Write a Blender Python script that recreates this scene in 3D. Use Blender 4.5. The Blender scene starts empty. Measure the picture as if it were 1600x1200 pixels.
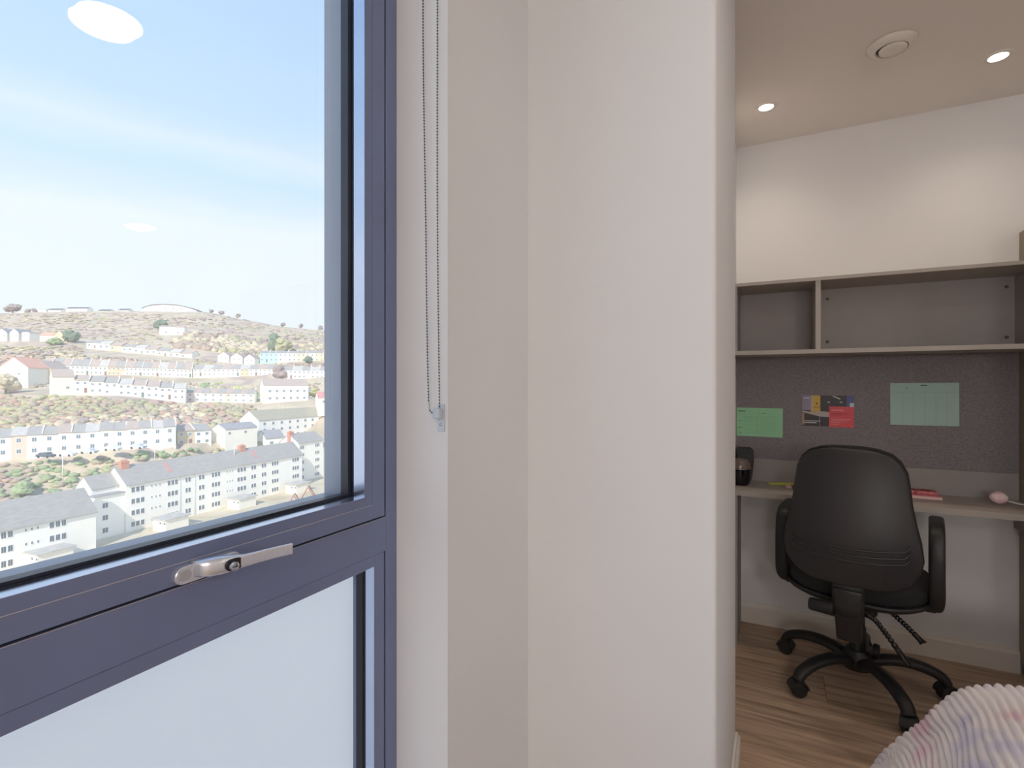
import bpy, bmesh, math, random
from mathutils import Vector, Matrix, noise as mn
random.seed(7)
C = bpy.context.scene.collection
PI = math.pi
S = bpy.context.scene

# ---------------------------------------------------------------- camera, sky, sun, exposure
CAMZ, FPX, YAW = 1.23, 805.0, math.radians(27)
cam_d = bpy.data.cameras.new('camera'); cam = bpy.data.objects.new('camera', cam_d); C.objects.link(cam)
cam.location = (0, 0, CAMZ); cam.rotation_euler = (PI/2, 0, YAW)
cam_d.sensor_width = 36; cam_d.lens = 36*FPX/1600; cam_d.clip_start = .02; cam_d.clip_end = 3000
S.camera = cam
S.view_settings.view_transform = 'Standard'; S.view_settings.look = 'None'
S.view_settings.gamma = 1; S.view_settings.use_curve_mapping = False
S.view_settings.exposure = 0.0
S.cycles.use_denoising = True
S.cycles.max_bounces = 10; S.cycles.diffuse_bounces = 5; S.cycles.transparent_max_bounces = 16
S.cycles.sample_clamp_indirect = 6

LAMP_W = 23.5        # radiance of the round ceiling lamps and the added fill lights
LAMP_C = (1.0, .955, .915, 1)
SPOT_W = 30.0
GLARE = .2            # strength of the pale veil on the outer pane that imitates glare
DOWN_W = 6.5       # watts of each downlight

w = bpy.data.worlds.new('sky'); S.world = w; w.use_nodes = True
nt = w.node_tree; N = nt.nodes; L = nt.links; N.clear()
def nd(t, **k):
    n = N.new(t)
    for a, b in k.items(): setattr(n, a, b)
    return n
def math_n(op, a, b=None, clamp=False):
    n = nd('ShaderNodeMath', operation=op, use_clamp=clamp)
    for i, v in enumerate((a, b)):
        if v is None: continue
        if isinstance(v, (int, float)): n.inputs[i].default_value = v
        else: L.new(v, n.inputs[i])
    return n.outputs[0]
tc = nd('ShaderNodeTexCoord'); sep = nd('ShaderNodeSeparateXYZ'); L.new(tc.outputs['Generated'], sep.inputs[0])
mp = nd('ShaderNodeMapping'); mp.inputs['Scale'].default_value = (2.2, 2.2, 11); L.new(tc.outputs['Generated'], mp.inputs[0])
n1 = nd('ShaderNodeTexNoise'); n1.inputs['Scale'].default_value = 1.6; n1.inputs['Detail'].default_value = 6; n1.inputs['Roughness'].default_value = .55
L.new(mp.outputs[0], n1.inputs['Vector'])
h = math_n('ADD', sep.outputs['Z'], math_n('MULTIPLY', math_n('SUBTRACT', n1.outputs['Fac'], .5), .07))
base = nd('ShaderNodeValToRGB'); L.new(h, base.inputs[0])
cr = base.color_ramp
cr.elements[0].position = 0; cr.elements[0].color = (.88, .925, .96, 1)
cr.elements[1].position = 1; cr.elements[1].color = (.20, .40, .80, 1)
for p, c in ((.10, (.84, .90, .955, 1)), (.255, (.83, .90, .965, 1)), (.285, (.68, .82, .965, 1)), (.33, (.58, .78, .965, 1)),
             (.365, (.70, .83, .965, 1)), (.41, (.53, .73, .93, 1)), (.52, (.46, .67, .93, 1)), (.7, (.34, .56, .93, 1))):
    e = cr.elements.new(p); e.color = c
bg = nd('ShaderNodeBackground'); L.new(base.outputs[0], bg.inputs[0]); bg.inputs[1].default_value = 1.22
L.new(bg.outputs[0], nd('ShaderNodeOutputWorld').inputs[0])

Fv = Vector((-math.sin(YAW), math.cos(YAW), 0)); Rv = Vector((math.cos(YAW), math.sin(YAW), 0))
sd = bpy.data.lights.new('sun', 'SUN'); sun = bpy.data.objects.new('sun', sd); C.objects.link(sun)
sd.energy = 4.9; sd.angle = math.radians(.6); sd.color = (1, .93, .82)
trav = (Fv*.93 + Rv*.05 + Vector((0, 0, -.62))).normalized()
sun.rotation_euler = trav.to_track_quat('-Z', 'Y').to_euler(); sun.location = (0, 0, 60)

# ---------------------------------------------------------------- materials
MATS = {}
def mat(name, col, rough=.6, metal=0, spec=.5, noise=None, bump=None, emit=None, coat=0, alpha=None):
    """noise=(scale, detail, [colours...], stretch) gives the surface a procedural colour variation"""
    if name in MATS: return MATS[name]
    m = bpy.data.materials.new(name); m.use_nodes = True; t = m.node_tree; n = t.nodes; l = t.links
    b = n['Principled BSDF']; b.inputs['Base Color'].default_value = (*col, 1)
    b.inputs['Roughness'].default_value = rough; b.inputs['Metallic'].default_value = metal
    b.inputs['Specular IOR Level'].default_value = spec; b.inputs['Coat Weight'].default_value = coat
    co = n.new('ShaderNodeTexCoord')
    if noise is None: noise = (6, 3, [tuple(c*.96 for c in col), tuple(min(1, c*1.04) for c in col)], (1, 1, 1))
    mpn = n.new('ShaderNodeMapping'); mpn.inputs['Scale'].default_value = noise[3]
    l.new(co.outputs['Object'], mpn.inputs[0])
    nn = n.new('ShaderNodeTexNoise'); nn.inputs['Scale'].default_value = noise[0]; nn.inputs['Detail'].default_value = noise[1]
    l.new(mpn.outputs[0], nn.inputs['Vector'])
    r = n.new('ShaderNodeValToRGB'); l.new(nn.outputs['Fac'], r.inputs[0])
    cs = noise[2]; el = r.color_ramp.elements
    el[0].position = .3; el[0].color = (*cs[0], 1); el[1].position = .7; el[1].color = (*cs[-1], 1)
    for i, c in enumerate(cs[1:-1]):
        e = el.new(.3+.4*(i+1)/(len(cs)-1)); e.color = (*c, 1)
    l.new(r.outputs[0], b.inputs['Base Color'])
    if bump:
        nb = n.new('ShaderNodeTexNoise'); nb.inputs['Scale'].default_value = bump[0]; nb.inputs['Detail'].default_value = 2
        l.new(co.outputs['Object'], nb.inputs['Vector'])
        bp = n.new('ShaderNodeBump'); bp.inputs['Strength'].default_value = bump[1]; bp.inputs['Distance'].default_value = bump[2]
        l.new(nb.outputs['Fac'], bp.inputs['Height']); l.new(bp.outputs[0], b.inputs['Normal'])
    if emit: b.inputs['Emission Color'].default_value = (*emit[0], 1); b.inputs['Emission Strength'].default_value = emit[1]
    MATS[name] = m; return m
def g(v): # 0-255 sRGB triple to linear
    return tuple((c/255/12.92 if c/255 <= .04045 else ((c/255+.055)/1.055)**2.4) for c in v)

M_wall = mat('painted_plaster', g((232, 232, 233)), .75, noise=(3, 2, [g((231, 231, 232)), g((233, 233, 234))], (1, 1, 1)), bump=(180, .05, .001))
M_ceil = mat('ceiling_paint', g((240, 234, 228)), .85, noise=(3, 2, [g((239, 233, 227)), g((241, 235, 229))], (1, 1, 1)))
M_skirt = mat('satin_white_paint', g((232, 226, 218)), .4)
M_frame = mat('grey_powder_coat', g((116, 127, 162)), .3, spec=.55, bump=(900, .06, .0005))
M_sheen = mat('sky_sheen', g((202, 212, 234)), .16, metal=.9)  # bright metal tone standing in for sky sheen on the beads
M_gasket = mat('black_gasket', g((24, 26, 36)), .5)
M_spacer = mat('dark_spacer', g((40, 44, 60)), .35)
M_outer = mat('outer_frame_coat', g((110, 122, 145)), .35)
M_alu = mat('brushed_aluminium', g((222, 222, 226)), .33, metal=.85, noise=(60, 2, [g((222, 225, 234)), g((234, 237, 244))], (1, 12, 1)))
M_chrome = mat('chrome', g((210, 212, 220)), .15, metal=1)
M_dark = mat('dark_recess', g((22, 20, 28)), .5)
M_steel = mat('bead_steel', g((84, 92, 98)), .35, metal=.8)
M_clip = mat('clear_plastic_clip', g((198, 208, 220)), .2)
M_lam = mat('taupe_laminate', g((152, 143, 136)), .5, noise=(3, 3, [g((176, 166, 158)), g((184, 174, 165))], (1, 1, 1)))
M_lamdark = mat('grey_laminate_back', g((160, 154, 152)), .55)
M_edge = mat('pale_edge_band', g((176, 168, 160)), .45)
M_ward = mat('wardrobe_laminate', g((150, 138, 120)), .5)
M_black = mat('black_plastic', g((36, 36, 38)), .45, bump=(700, .15, .0006))
M_blackf = mat('black_fabric', g((32, 32, 35)), .9, bump=(900, .3, .001))
M_gloss = mat('gloss_black', g((20, 20, 22)), .15)
M_chair = mat('chair_shell', g((50, 49, 51)), .42, bump=(500, .2, .0006))

def fabric(name, a, b):
    m = mat(name, a, .9, noise=(260, 4, [a, b], (1, 1, 1)), bump=(500, .4, .001)); return m
M_pin = mat('pinboard_felt', g((112, 103, 105)), .95, noise=(110, 5, [g((122, 117, 122)), g((138, 132, 136)), g((154, 148, 150))], (1, 1, 2.2)), bump=(300, .3, .001))

def wood():
    m = bpy.data.materials.new('oak_vinyl'); m.use_nodes = True; t = m.node_tree; n = t.nodes; l = t.links; b = n['Principled BSDF']
    co = n.new('ShaderNodeTexCoord'); oi = n.new('ShaderNodeObjectInfo')
    ad = n.new('ShaderNodeVectorMath'); ad.operation = 'MULTIPLY_ADD'
    ad.inputs[1].default_value = (1, 1, 1); l.new(co.outputs['Object'], ad.inputs[0])
    cmb = n.new('ShaderNodeCombineXYZ'); 
    mm = n.new('ShaderNodeMath'); mm.operation = 'MULTIPLY'; mm.inputs[1].default_value = 37; l.new(oi.outputs['Random'], mm.inputs[0])
    l.new(mm.outputs[0], cmb.inputs[0]); l.new(mm.outputs[0], cmb.inputs[1]); l.new(cmb.outputs[0], ad.inputs[2])
    mp_ = n.new('ShaderNodeMapping'); mp_.inputs['Scale'].default_value = (1.3, 16, 1); l.new(ad.outputs[0], mp_.inputs[0])
    a = n.new('ShaderNodeTexNoise'); a.inputs['Scale'].default_value = 2.2; a.inputs['Detail'].default_value = 7; a.inputs['Distortion'].default_value = .5
    l.new(mp_.outputs[0], a.inputs['Vector'])
    r = n.new('ShaderNodeValToRGB'); l.new(a.outputs['Fac'], r.inputs[0]); e = r.color_ramp.elements
    e[0].position = .3; e[0].color = (*g((156, 132, 112)), 1); e[1].position = .72; e[1].color = (*g((224, 196, 168)), 1)
    k = e.new(.5); k.color = (*g((198, 170, 146)), 1)
    hs = n.new('ShaderNodeHueSaturation'); l.new(r.outputs[0], hs.inputs['Color'])
    mr = n.new('ShaderNodeMapRange'); mr.inputs[3].default_value = .82; mr.inputs[4].default_value = 1.12; l.new(oi.outputs['Random'], mr.inputs[0])
    l.new(mr.outputs[0], hs.inputs['Value']); l.new(hs.outputs[0], b.inputs['Base Color'])
    b.inputs['Roughness'].default_value = .5
    bp = n.new('ShaderNodeBump'); bp.inputs['Strength'].default_value = .12; bp.inputs['Distance'].default_value = .001
    l.new(a.outputs['Fac'], bp.inputs['Height']); l.new(bp.outputs[0], b.inputs['Normal'])
    return m
M_wood = wood()

def glass_mat():
    m = bpy.data.materials.new('window_glass'); m.use_nodes = True; t = m.node_tree; n = t.nodes; l = t.links; n.clear()
    o = n.new('ShaderNodeOutputMaterial'); mx = n.new('ShaderNodeMixShader'); fr = n.new('ShaderNodeFresnel'); fr.inputs[0].default_value = 1.5
    tr = n.new('ShaderNodeBsdfTransparent'); tr.inputs[0].default_value = (.99, .995, 1, 1)
    gl = n.new('ShaderNodeBsdfGlossy'); gl.inputs['Roughness'].default_value = 0
    ge = n.new('ShaderNodeNewGeometry'); mb = n.new('ShaderNodeMath'); mb.operation = 'SUBTRACT'; mb.inputs[0].default_value = 1
    mu = n.new('ShaderNodeMath'); mu.operation = 'MULTIPLY'
    l.new(ge.outputs['Backfacing'], mb.inputs[1]); l.new(mb.outputs[0], mu.inputs[0]); l.new(fr.outputs[0], mu.inputs[1])
    l.new(mu.outputs[0], mx.inputs[0]); l.new(tr.outputs[0], mx.inputs[1]); l.new(gl.outputs[0], mx.inputs[2]); l.new(mx.outputs[0], o.inputs[0])
    return m
M_glass = glass_mat()
def glare_mat():
    m = bpy.data.materials.new('glare_veil'); m.use_nodes = True; t = m.node_tree; n = t.nodes; l = t.links; n.clear()
    o = n.new('ShaderNodeOutputMaterial'); tr = n.new('ShaderNodeBsdfTransparent'); tl = n.new('ShaderNodeBsdfTranslucent'); mx = n.new('ShaderNodeMixShader')
    tl.inputs[0].default_value = (.97, .96, .93, 1)
    co = n.new('ShaderNodeTexCoord'); nn = n.new('ShaderNodeTexNoise'); nn.inputs['Scale'].default_value = 2.5; nn.inputs['Detail'].default_value = 4
    mr = n.new('ShaderNodeMapRange'); mr.inputs[3].default_value = GLARE*.9; mr.inputs[4].default_value = GLARE*1.1
    l.new(co.outputs['Object'], nn.inputs['Vector']); l.new(nn.outputs['Fac'], mr.inputs[0]); l.new(mr.outputs[0], mx.inputs[0])
    l.new(tr.outputs[0], mx.inputs[1]); l.new(tl.outputs[0], mx.inputs[2]); l.new(mx.outputs[0], o.inputs[0]); return m
M_glare = glare_mat()
M_glint = mat('painted_glint', g((205, 200, 208)), .4)  # pale tone for the painted glints on the sash edges

def frosted_mat():
    m = bpy.data.materials.new('frosted_glass'); m.use_nodes = True; t = m.node_tree; n = t.nodes; l = t.links; n.clear()
    o = n.new('ShaderNodeOutputMaterial'); mx = n.new('ShaderNodeMixShader'); mx.inputs[0].default_value = .12
    tl = n.new('ShaderNodeBsdfTranslucent')
    co = n.new('ShaderNodeTexCoord'); nn = n.new('ShaderNodeTexNoise'); nn.inputs['Scale'].default_value = 1.5; nn.inputs['Detail'].default_value = 3
    l.new(co.outputs['Object'], nn.inputs['Vector']); r = n.new('ShaderNodeValToRGB'); l.new(nn.outputs['Fac'], r.inputs[0])
    r.color_ramp.elements[0].color = (.80, .81, .83, 1); r.color_ramp.elements[1].color = (.87, .87, .88, 1)
    l.new(r.outputs[0], tl.inputs[0])
    df = n.new('ShaderNodeBsdfDiffuse'); df.inputs[0].default_value = (.9, .93, .96, 1)
    l.new(tl.outputs[0], mx.inputs[1]); l.new(df.outputs[0], mx.inputs[2]); l.new(mx.outputs[0], o.inputs[0])
    return m
M_frost = frosted_mat()
def emis(name, col, s):
    m = bpy.data.materials.new(name); m.use_nodes = True; n = m.node_tree.nodes; l = m.node_tree.links; n.clear()
    e = n.new('ShaderNodeEmission'); e.inputs[0].default_value = col; e.inputs[1].default_value = s
    l.new(e.outputs[0], n.new('ShaderNodeOutputMaterial').inputs[0]); return m
M_lamp = emis('lamp_diffuser', LAMP_C, LAMP_W)
M_spot = emis('downlight_lens', (1, .92, .82, 1), SPOT_W)

# ---------------------------------------------------------------- mesh helpers
def box_bm(bm, x0, x1, y0, y1, z0, z1, bev=0, mi=0):
    r = bmesh.ops.create_cube(bm, size=1)
    for v in r['verts']:
        v.co = Vector(((x0+x1)/2+v.co.x*(x1-x0), (y0+y1)/2+v.co.y*(y1-y0), (z0+z1)/2+v.co.z*(z1-z0)))
    fs = list({f for v in r['verts'] for f in v.link_faces})
    for f in fs: f.material_index = mi
    if bev:
        es = list({e for v in r['verts'] for e in v.link_edges})
        o = bmesh.ops.bevel(bm, geom=es, offset=bev, segments=2, affect='EDGES', profile=.5)
        for f in o['faces']: f.material_index = mi
def prism_bm(bm, pts, axis, a, b, mi=0):
    """extrude a closed 2-D outline along axis ('x','y','z') from a to b"""
    def P3(p, k): return {'x': (k, p[0], p[1]), 'y': (p[0], k, p[1]), 'z': (p[0], p[1], k)}[axis]
    A = [bm.verts.new(P3(p, a)) for p in pts]; B = [bm.verts.new(P3(p, b)) for p in pts]
    n = len(pts); fs = [bm.faces.new(A[::-1]), bm.faces.new(B)]
    for i in range(n): fs.append(bm.faces.new((A[i], A[(i+1) % n], B[(i+1) % n], B[i])))
    for f in fs: f.material_index = mi
    bmesh.ops.recalc_face_normals(bm, faces=fs)
    return fs
def lathe_bm(bm, prof, seg=32, c=(0, 0, 0), mi=0, M=None):
    rings = []
    for r, z in prof:
        if r < 1e-6: rings.append([bm.verts.new((0, 0, z))])
        else: rings.append([bm.verts.new((r*math.cos(2*PI*i/seg), r*math.sin(2*PI*i/seg), z)) for i in range(seg)])
    fs = []
    for A, B in zip(rings, rings[1:]):
        for i in range(seg):
            j = (i+1) % seg
            if len(A) == 1 and len(B) == 1: continue
            if len(A) == 1: fs.append(bm.faces.new((A[0], B[j], B[i])))
            elif len(B) == 1: fs.append(bm.faces.new((A[i], A[j], B[0])))
            else: fs.append(bm.faces.new((A[i], A[j], B[j], B[i])))
    for f in fs: f.material_index = mi; f.smooth = True
    bmesh.ops.recalc_face_normals(bm, faces=fs)
    vs = [v for r in rings for v in r]
    for v in vs:
        if M: v.co = M @ v.co
        v.co += Vector(c)
    return vs
def tube_bm(bm, pts, rad, seg=10, cap=True, closed=False, up=Vector((0, 0, 1)), mi=0):
    """sweep an ellipse (ra along side, rb along up) along pts; rad is number, pair or list of pairs"""
    pts = [Vector(p) for p in pts]; n = len(pts); rings = []
    for i, p in enumerate(pts):
        a = pts[i-1] if (i > 0 or closed) else p; b = pts[(i+1) % n] if (i < n-1 or closed) else p
        t = (b-a).normalized(); s = t.cross(up)
        if s.length < 1e-4: s = t.cross(Vector((1, 0, 0)))
        s.normalize(); u = s.cross(t).normalized()
        r = rad[i] if isinstance(rad, list) else rad
        ra, rb = (r, r) if isinstance(r, (int, float)) else r
        rings.append([bm.verts.new(p+s*ra*math.cos(2*PI*k/seg)+u*rb*math.sin(2*PI*k/seg)) for k in range(seg)])
    fs = []
    rr = list(zip(rings, rings[1:])) + ([(rings[-1], rings[0])] if closed else [])
    for A, B in rr:
        for k in range(seg): fs.append(bm.faces.new((A[k], A[(k+1) % seg], B[(k+1) % seg], B[k])))
    if cap and not closed: fs += [bm.faces.new(rings[0][::-1]), bm.faces.new(rings[-1])]
    for f in fs: f.smooth = True; f.material_index = mi
    bmesh.ops.recalc_face_normals(bm, faces=fs)
def smooth_path(pts, k=6, closed=False):
    pts = [Vector(p) for p in pts]; n = len(pts); out = []
    rng = range(n if closed else n-1)
    for i in rng:
        p0 = pts[i-1] if (i > 0 or closed) else pts[i]; p1 = pts[i]; p2 = pts[(i+1) % n]
        p3 = pts[(i+2) % n] if (i+2 < n or closed) else p2
        for j in range(k):
            t = j/k
            out.append(.5*((2*p1)+(p2-p0)*t+(2*p0-5*p1+4*p2-p3)*t*t+(3*p1-3*p2+p3-p0)*t**3))
    if not closed: out.append(pts[-1])
    return out
def obj(name, bm, m, parent=None, loc=None, rotz=None, smooth=False):
    me = bpy.data.meshes.new(name)
    if smooth:
        for f in bm.faces: f.smooth = True
    bm.to_mesh(me); bm.free()
    for x in (m if isinstance(m, (list, tuple)) else [m]): me.materials.append(x)
    o = bpy.data.objects.new(name, me); C.objects.link(o)
    if parent: o.parent = parent
    if loc: o.location = loc
    if rotz is not None: o.rotation_euler = (0, 0, rotz)
    return o
def auto(o, ang=40):
    me = o.data
    for p in me.polygons: p.use_smooth = True
    bm = bmesh.new(); bm.from_mesh(me)
    for e in bm.edges:
        if len(e.link_faces) == 2 and e.calc_face_angle(0) > math.radians(ang): e.smooth = False
    bm.to_mesh(me); bm.free(); return o
def boxo(name, m, parent, *a, bev=0, loc=None, rotz=None):
    bm = bmesh.new(); box_bm(bm, *a, bev=bev); return obj(name, bm, m, parent, loc, rotz)
def tag(o, label, cat, group=None):
    o['label'] = label; o['category'] = cat
    if group: o['group'] = group
    return o
def thing(name, label, cat, loc=(0, 0, 0), rotz=0, group=None):
    o = bpy.data.objects.new(name, None); C.objects.link(o); o.empty_display_size = .1
    o.location = loc; o.rotation_euler = (0, 0, rotz); return tag(o, label, cat, group)
def struct(o): o['kind'] = 'structure'; return o
def linked(name, mesh, parent, loc=(0, 0, 0), scale=(1, 1, 1), rot=(0, 0, 0)):
    o = bpy.data.objects.new(name, mesh); C.objects.link(o); o.parent = parent
    o.location = loc; o.scale = scale; o.rotation_euler = rot; return o

# ================================================================= THE ROOM SHELL
H = 2.463
X_L, X_R, Y_B, Y_F = -.565, 3.7, 2.937, -3.3
PX1, PY0, PY1, ALC = -.113, 1.2, 1.816, -.178
floor = struct(boxo('floor', mat('floor_screed', g((70, 62, 55)), .8), None, -.9, X_R+.1, Y_F-.1, Y_B+.1, -.12, -.004))
PLW, PLL = .2, 1.22
row = 0; y = Y_B
plank_me = {}
while y > Y_F:
    off = (row*.43) % PLL; x = ALC-PLL+off-.5
    if row == 0: x = -1.0
    while x < X_R:
        a, b = max(x, -.565), min(x+PLL, X_R); y0, y1 = max(y-PLW, Y_F), y
        if b-a > .02 and y1-y0 > .02:
            k = (round(b-a, 3), round(y1-y0, 3))
            if k not in plank_me:
                bm = bmesh.new(); lx, ly = (b-a)/2-.0007, (y1-y0)/2-.0007
                box_bm(bm, -lx, lx, -ly, ly, -.004, 0, bev=.0008)
                me = bpy.data.meshes.new('plank'); bm.to_mesh(me); bm.free(); me.materials.append(M_wood); plank_me[k] = me
            linked('plank', plank_me[k], floor, ((a+b)/2, (y0+y1)/2, 0))
        x += PLL
    y -= PLW; row += 1
struct(boxo('ceiling', M_ceil, None, -.9, X_R+.1, Y_F-.1, Y_B+.1, H, H+.15))
struct(boxo('wall_back', M_wall, None, -.9, X_R+.1, Y_B, Y_B+.15, 0, H))
struct(boxo('wall_right', M_wall, None, X_R, X_R+.12, Y_F, Y_B, 0, H))
struct(boxo('wall_front', M_wall, None, -.9, X_R+.1, Y_F-.12, Y_F, 0, H))
# window wall: thick wall with an opening, X from -.86 to -.565
WY0, WY1, WZ0, WZ1 = -.62, .834, .10, 2.36
bm = bmesh.new()
box_bm(bm, -.80, X_L, Y_F, WY0, 0, H); box_bm(bm, -.80, X_L, WY1, Y_B, 0, H)
box_bm(bm, -.80, X_L, WY0, WY1, 0, WZ0); box_bm(bm, -.80, X_L, WY0, WY1, WZ1, H)
struct(obj('wall_left', bm, M_wall))
# boxed-in column and the alcove wall behind it, one rounded vertical corner
bm = bmesh.new(); r = .014
pts = [(X_L-.02, PY0)] + [(PX1-r+r*math.sin(a*PI/12), PY0+r-r*math.cos(a*PI/12)) for a in range(7)] + [(PX1, PY1), (ALC, PY1), (ALC, Y_B), (X_L-.02, Y_B)]
prism_bm(bm, pts, 'z', 0, H)
struct(auto(obj('wall_column', bm, M_wall), 25))
def skirt(name, pts, thick=.015, hgt=.1):
    """pts: wall line in plan, the room on its right side"""
    bm = bmesh.new()
    for (x0, y0), (x1, y1) in zip(pts, pts[1:]):
        d = Vector((x1-x0, y1-y0)).normalized(); nrm = Vector((d.y, -d.x))
        for zz, th in ((0, thick), ):
            prof = [(0, 0), (thick, 0), (thick, hgt-.018), (thick*.55, hgt-.008), (thick*.4, hgt), (0, hgt)]
            A = []; B = []
            e0 = thick if (x0, y0) != pts[0] else 0; e1 = thick if (x1, y1) != pts[-1] else 0
            for t, z in prof:
                A.append(bm.verts.new((x0+nrm.x*t-d.x*min(e0, t), y0+nrm.y*t-d.y*min(e0, t), z)))
                B.append(bm.verts.new((x1+nrm.x*t+d.x*min(e1, t), y1+nrm.y*t+d.y*min(e1, t), z)))
            n = len(prof); bm.faces.new(A); bm.faces.new(B[::-1])
            for i in range(n): bm.faces.new((A[i], B[i], B[(i+1) % n], A[(i+1) % n]))
    bmesh.ops.recalc_face_normals(bm, faces=bm.faces[:])
    return struct(obj(name, bm, M_skirt))
skirt('baseboard_back', [(-.155, Y_B), (.928, Y_B)])
skirt('baseboard_column', [(X_L+.015, PY0), (PX1, PY0), (PX1, PY1), (ALC+.016, PY1)])
skirt('baseboard_left', [(X_L, Y_F), (X_L, WY0-.02)])
skirt('baseboard_reveal', [(X_L, WY1+.02), (X_L, PY0-.015)])

# ================================================================= WINDOW
XF = -.69
def ring_bm(bm, y0, y1, z0, z1, wl, x0, x1, bev=.0008):
    """rectangular ring in the window plane; wl = (left, right, bottom, top) widths; x0..x1 depth"""
    l_, r_, b_, t_ = wl
    box_bm(bm, x0, x1, y0, y0+l_, z0, z1, bev); box_bm(bm, x0, x1, y1-r_, y1, z0, z1, bev)
    box_bm(bm, x0, x1, y0+l_, y1-r_, z0, z0+b_, bev); box_bm(bm, x0, x1, y0+l_, y1-r_, z1-t_, z1, bev)
win = bpy.data.objects.new('window_1', None); C.objects.link(win); win['kind'] = 'structure'
win['label'] = 'tall grey framed window, clear above and frosted below'
Y0, Y1, Z0, Z1 = WY0, WY1, WZ0, WZ1
FR = .033
bm = bmesh.new()
box_bm(bm, -.765, XF, Y0, Y0+FR, Z0, Z1, .001); box_bm(bm, -.765, XF, Y1-FR, Y1, Z0, Z1, .001)
box_bm(bm, -.765, XF, Y0+FR, Y1-FR, Z1-FR, Z1, .001); box_bm(bm, -.765, XF, Y0+FR, Y1-FR, Z0, Z0+FR, .001)
obj('window_frame', bm, M_frame, win)
boxo('transom', M_frame, win, -.765, XF, Y0+FR, Y1-FR, .898, .9655, bev=.001)
# opening sash: set 4 mm into the frame, dark shadow gap around it
sy0, sy1, sz0, sz1 = Y0+FR+.006, Y1-FR-.006, .9695, Z1-FR-.006
bm = bmesh.new(); ring_bm(bm, sy0, sy1, sz0, sz1, (.034, .034, .0275, .034), -.758, XF+.0015)
obj('sash', bm, M_frame, win)
bm = bmesh.new(); ring_bm(bm, sy0+.0345, sy1-.0345, sz0+.028, sz1-.0345, (.0203, .0203, .0177, .02), -.7170, XF+.001, .0006)
obj('glazing_bead', bm, M_frame, win)
bm = bmesh.new(); ring_bm(bm, sy0+.0548, sy1-.0548, sz0+.0457, sz1-.0545, (.0004, .0004, .0004, .0004), -.7165, XF+.0004, 0)
obj('ledge_sheen', bm, M_sheen, win)  # thin bright plates added on the bead to imitate its sky sheen
bm = bmesh.new(); ring_bm(bm, Y0+FR-.004, Y1-FR+.004, sz0-.005, Z1-FR+.004, (.0105, .0105, .0048, .0105), -.75, XF-.012, 0)
obj('shadow_gap', bm, M_gasket, win)
bd0, bd1, bz0 = sy0+.0548, sy1-.0548, sz0+.0457
bm = bmesh.new(); ring_bm(bm, bd0-.003, bd1+.003, bz0-.003, sz1-.0542+.003, (.0045, .0045, .0048, .004), -.7195, -.7172, 0)
obj('inner_gasket', bm, M_gasket, win)
bm = bmesh.new(); ring_bm(bm, bd0-.004, bd1+.004, bz0-.004, sz1-.05, (.011, .011, .0095, .011), -.7430, -.7250, 0)
obj('spacer_bar', bm, M_spacer, win)
bm = bmesh.new(); ring_bm(bm, bd0-.005, bd1+.005, bz0-.005, sz1-.049, (.007, .007, .0065, .007), -.7560, -.7478, 0)
ring_bm(bm, bd0-.005, bd1+.005, bz0-.005, sz1-.049, (.005, .005, .0045, .005), -.7950, -.7561, .001)
obj('outer_rebate', bm, M_outer, win)
boxo('glass_pane', M_glass, win, -.7248, -.7200, bd0-.006, bd1+.006, bz0-.006, sz1-.048)
boxo('outer_pane', M_glass, win, -.7455, -.7432, bd0-.006, bd1+.006, bz0-.006, sz1-.048)
bm = bmesh.new(); A = [bm.verts.new(p) for p in ((-.7457, bd0-.006, bz0-.006), (-.7457, bd1+.006, bz0-.006), (-.7457, bd1+.006, sz1-.048), (-.7457, bd0-.006, sz1-.048))]
bm.faces.new(A); obj('glare_veil', bm, M_glare, win)  # sheet added to wash the view with glare haze
boxo('edge_glint', M_glint, win, XF-.001, XF+.0018, sy0+.034, sy1-.034, sz0+.0273, sz0+.0280)  # pale strip painted in as the highlight on the bead joint
boxo('edge_glint', M_glint, win, XF-.001, XF+.0006, Y0+FR, Y1-FR, .9652, .9657)  # same painted highlight along the sash's lower edge
# fixed frosted light under the transom
ly0, ly1, lz0, lz1 = Y0+FR, Y1-FR, Z0+FR, .898
bm = bmesh.new(); ring_bm(bm, ly0+.0035, ly1-.0035, lz0+.003, lz1-.0005, (.0285, .0285, .025, .0215), -.7170, XF-.0015, .001)
obj('lower_bead', bm, M_frame, win)
bm = bmesh.new(); ring_bm(bm, ly0+.032, ly1-.032, lz0+.028, lz1-.022, (.0004, .0004, .0004, .0004), -.7165, XF-.0020, 0)
obj('ledge_sheen', bm, M_sheen, win)  # bright plates again, imitating sky sheen on the lower bead
bm = bmesh.new(); ring_bm(bm, ly0+.0005, ly1-.0005, lz0, lz1, (.004, .004, .004, .0006), -.74, XF-.01, 0)
obj('lower_gap', bm, M_gasket, win)
lb0, lb1, lc0, lc1 = ly0+.032, ly1-.032, lz0+.028, lz1-.022
bm = bmesh.new(); ring_bm(bm, lb0-.004, lb1+.004, lc0-.004, lc1+.004, (.009, .009, .008, .005), -.7335, -.7172, 0)
obj('lower_gasket', bm, M_gasket, win)
bm = bmesh.new(); ring_bm(bm, lb0-.004, lb1+.004, lc0-.004, lc1+.004, (.006, .006, .006, .005), -.7440, -.7336, 0)
obj('lower_spacer', bm, M_outer, win)
boxo('frosted_pane', M_frost, win, -.750, -.7442, lb0-.006, lb1+.006, lc0-.006, lc1+.006)
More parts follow.
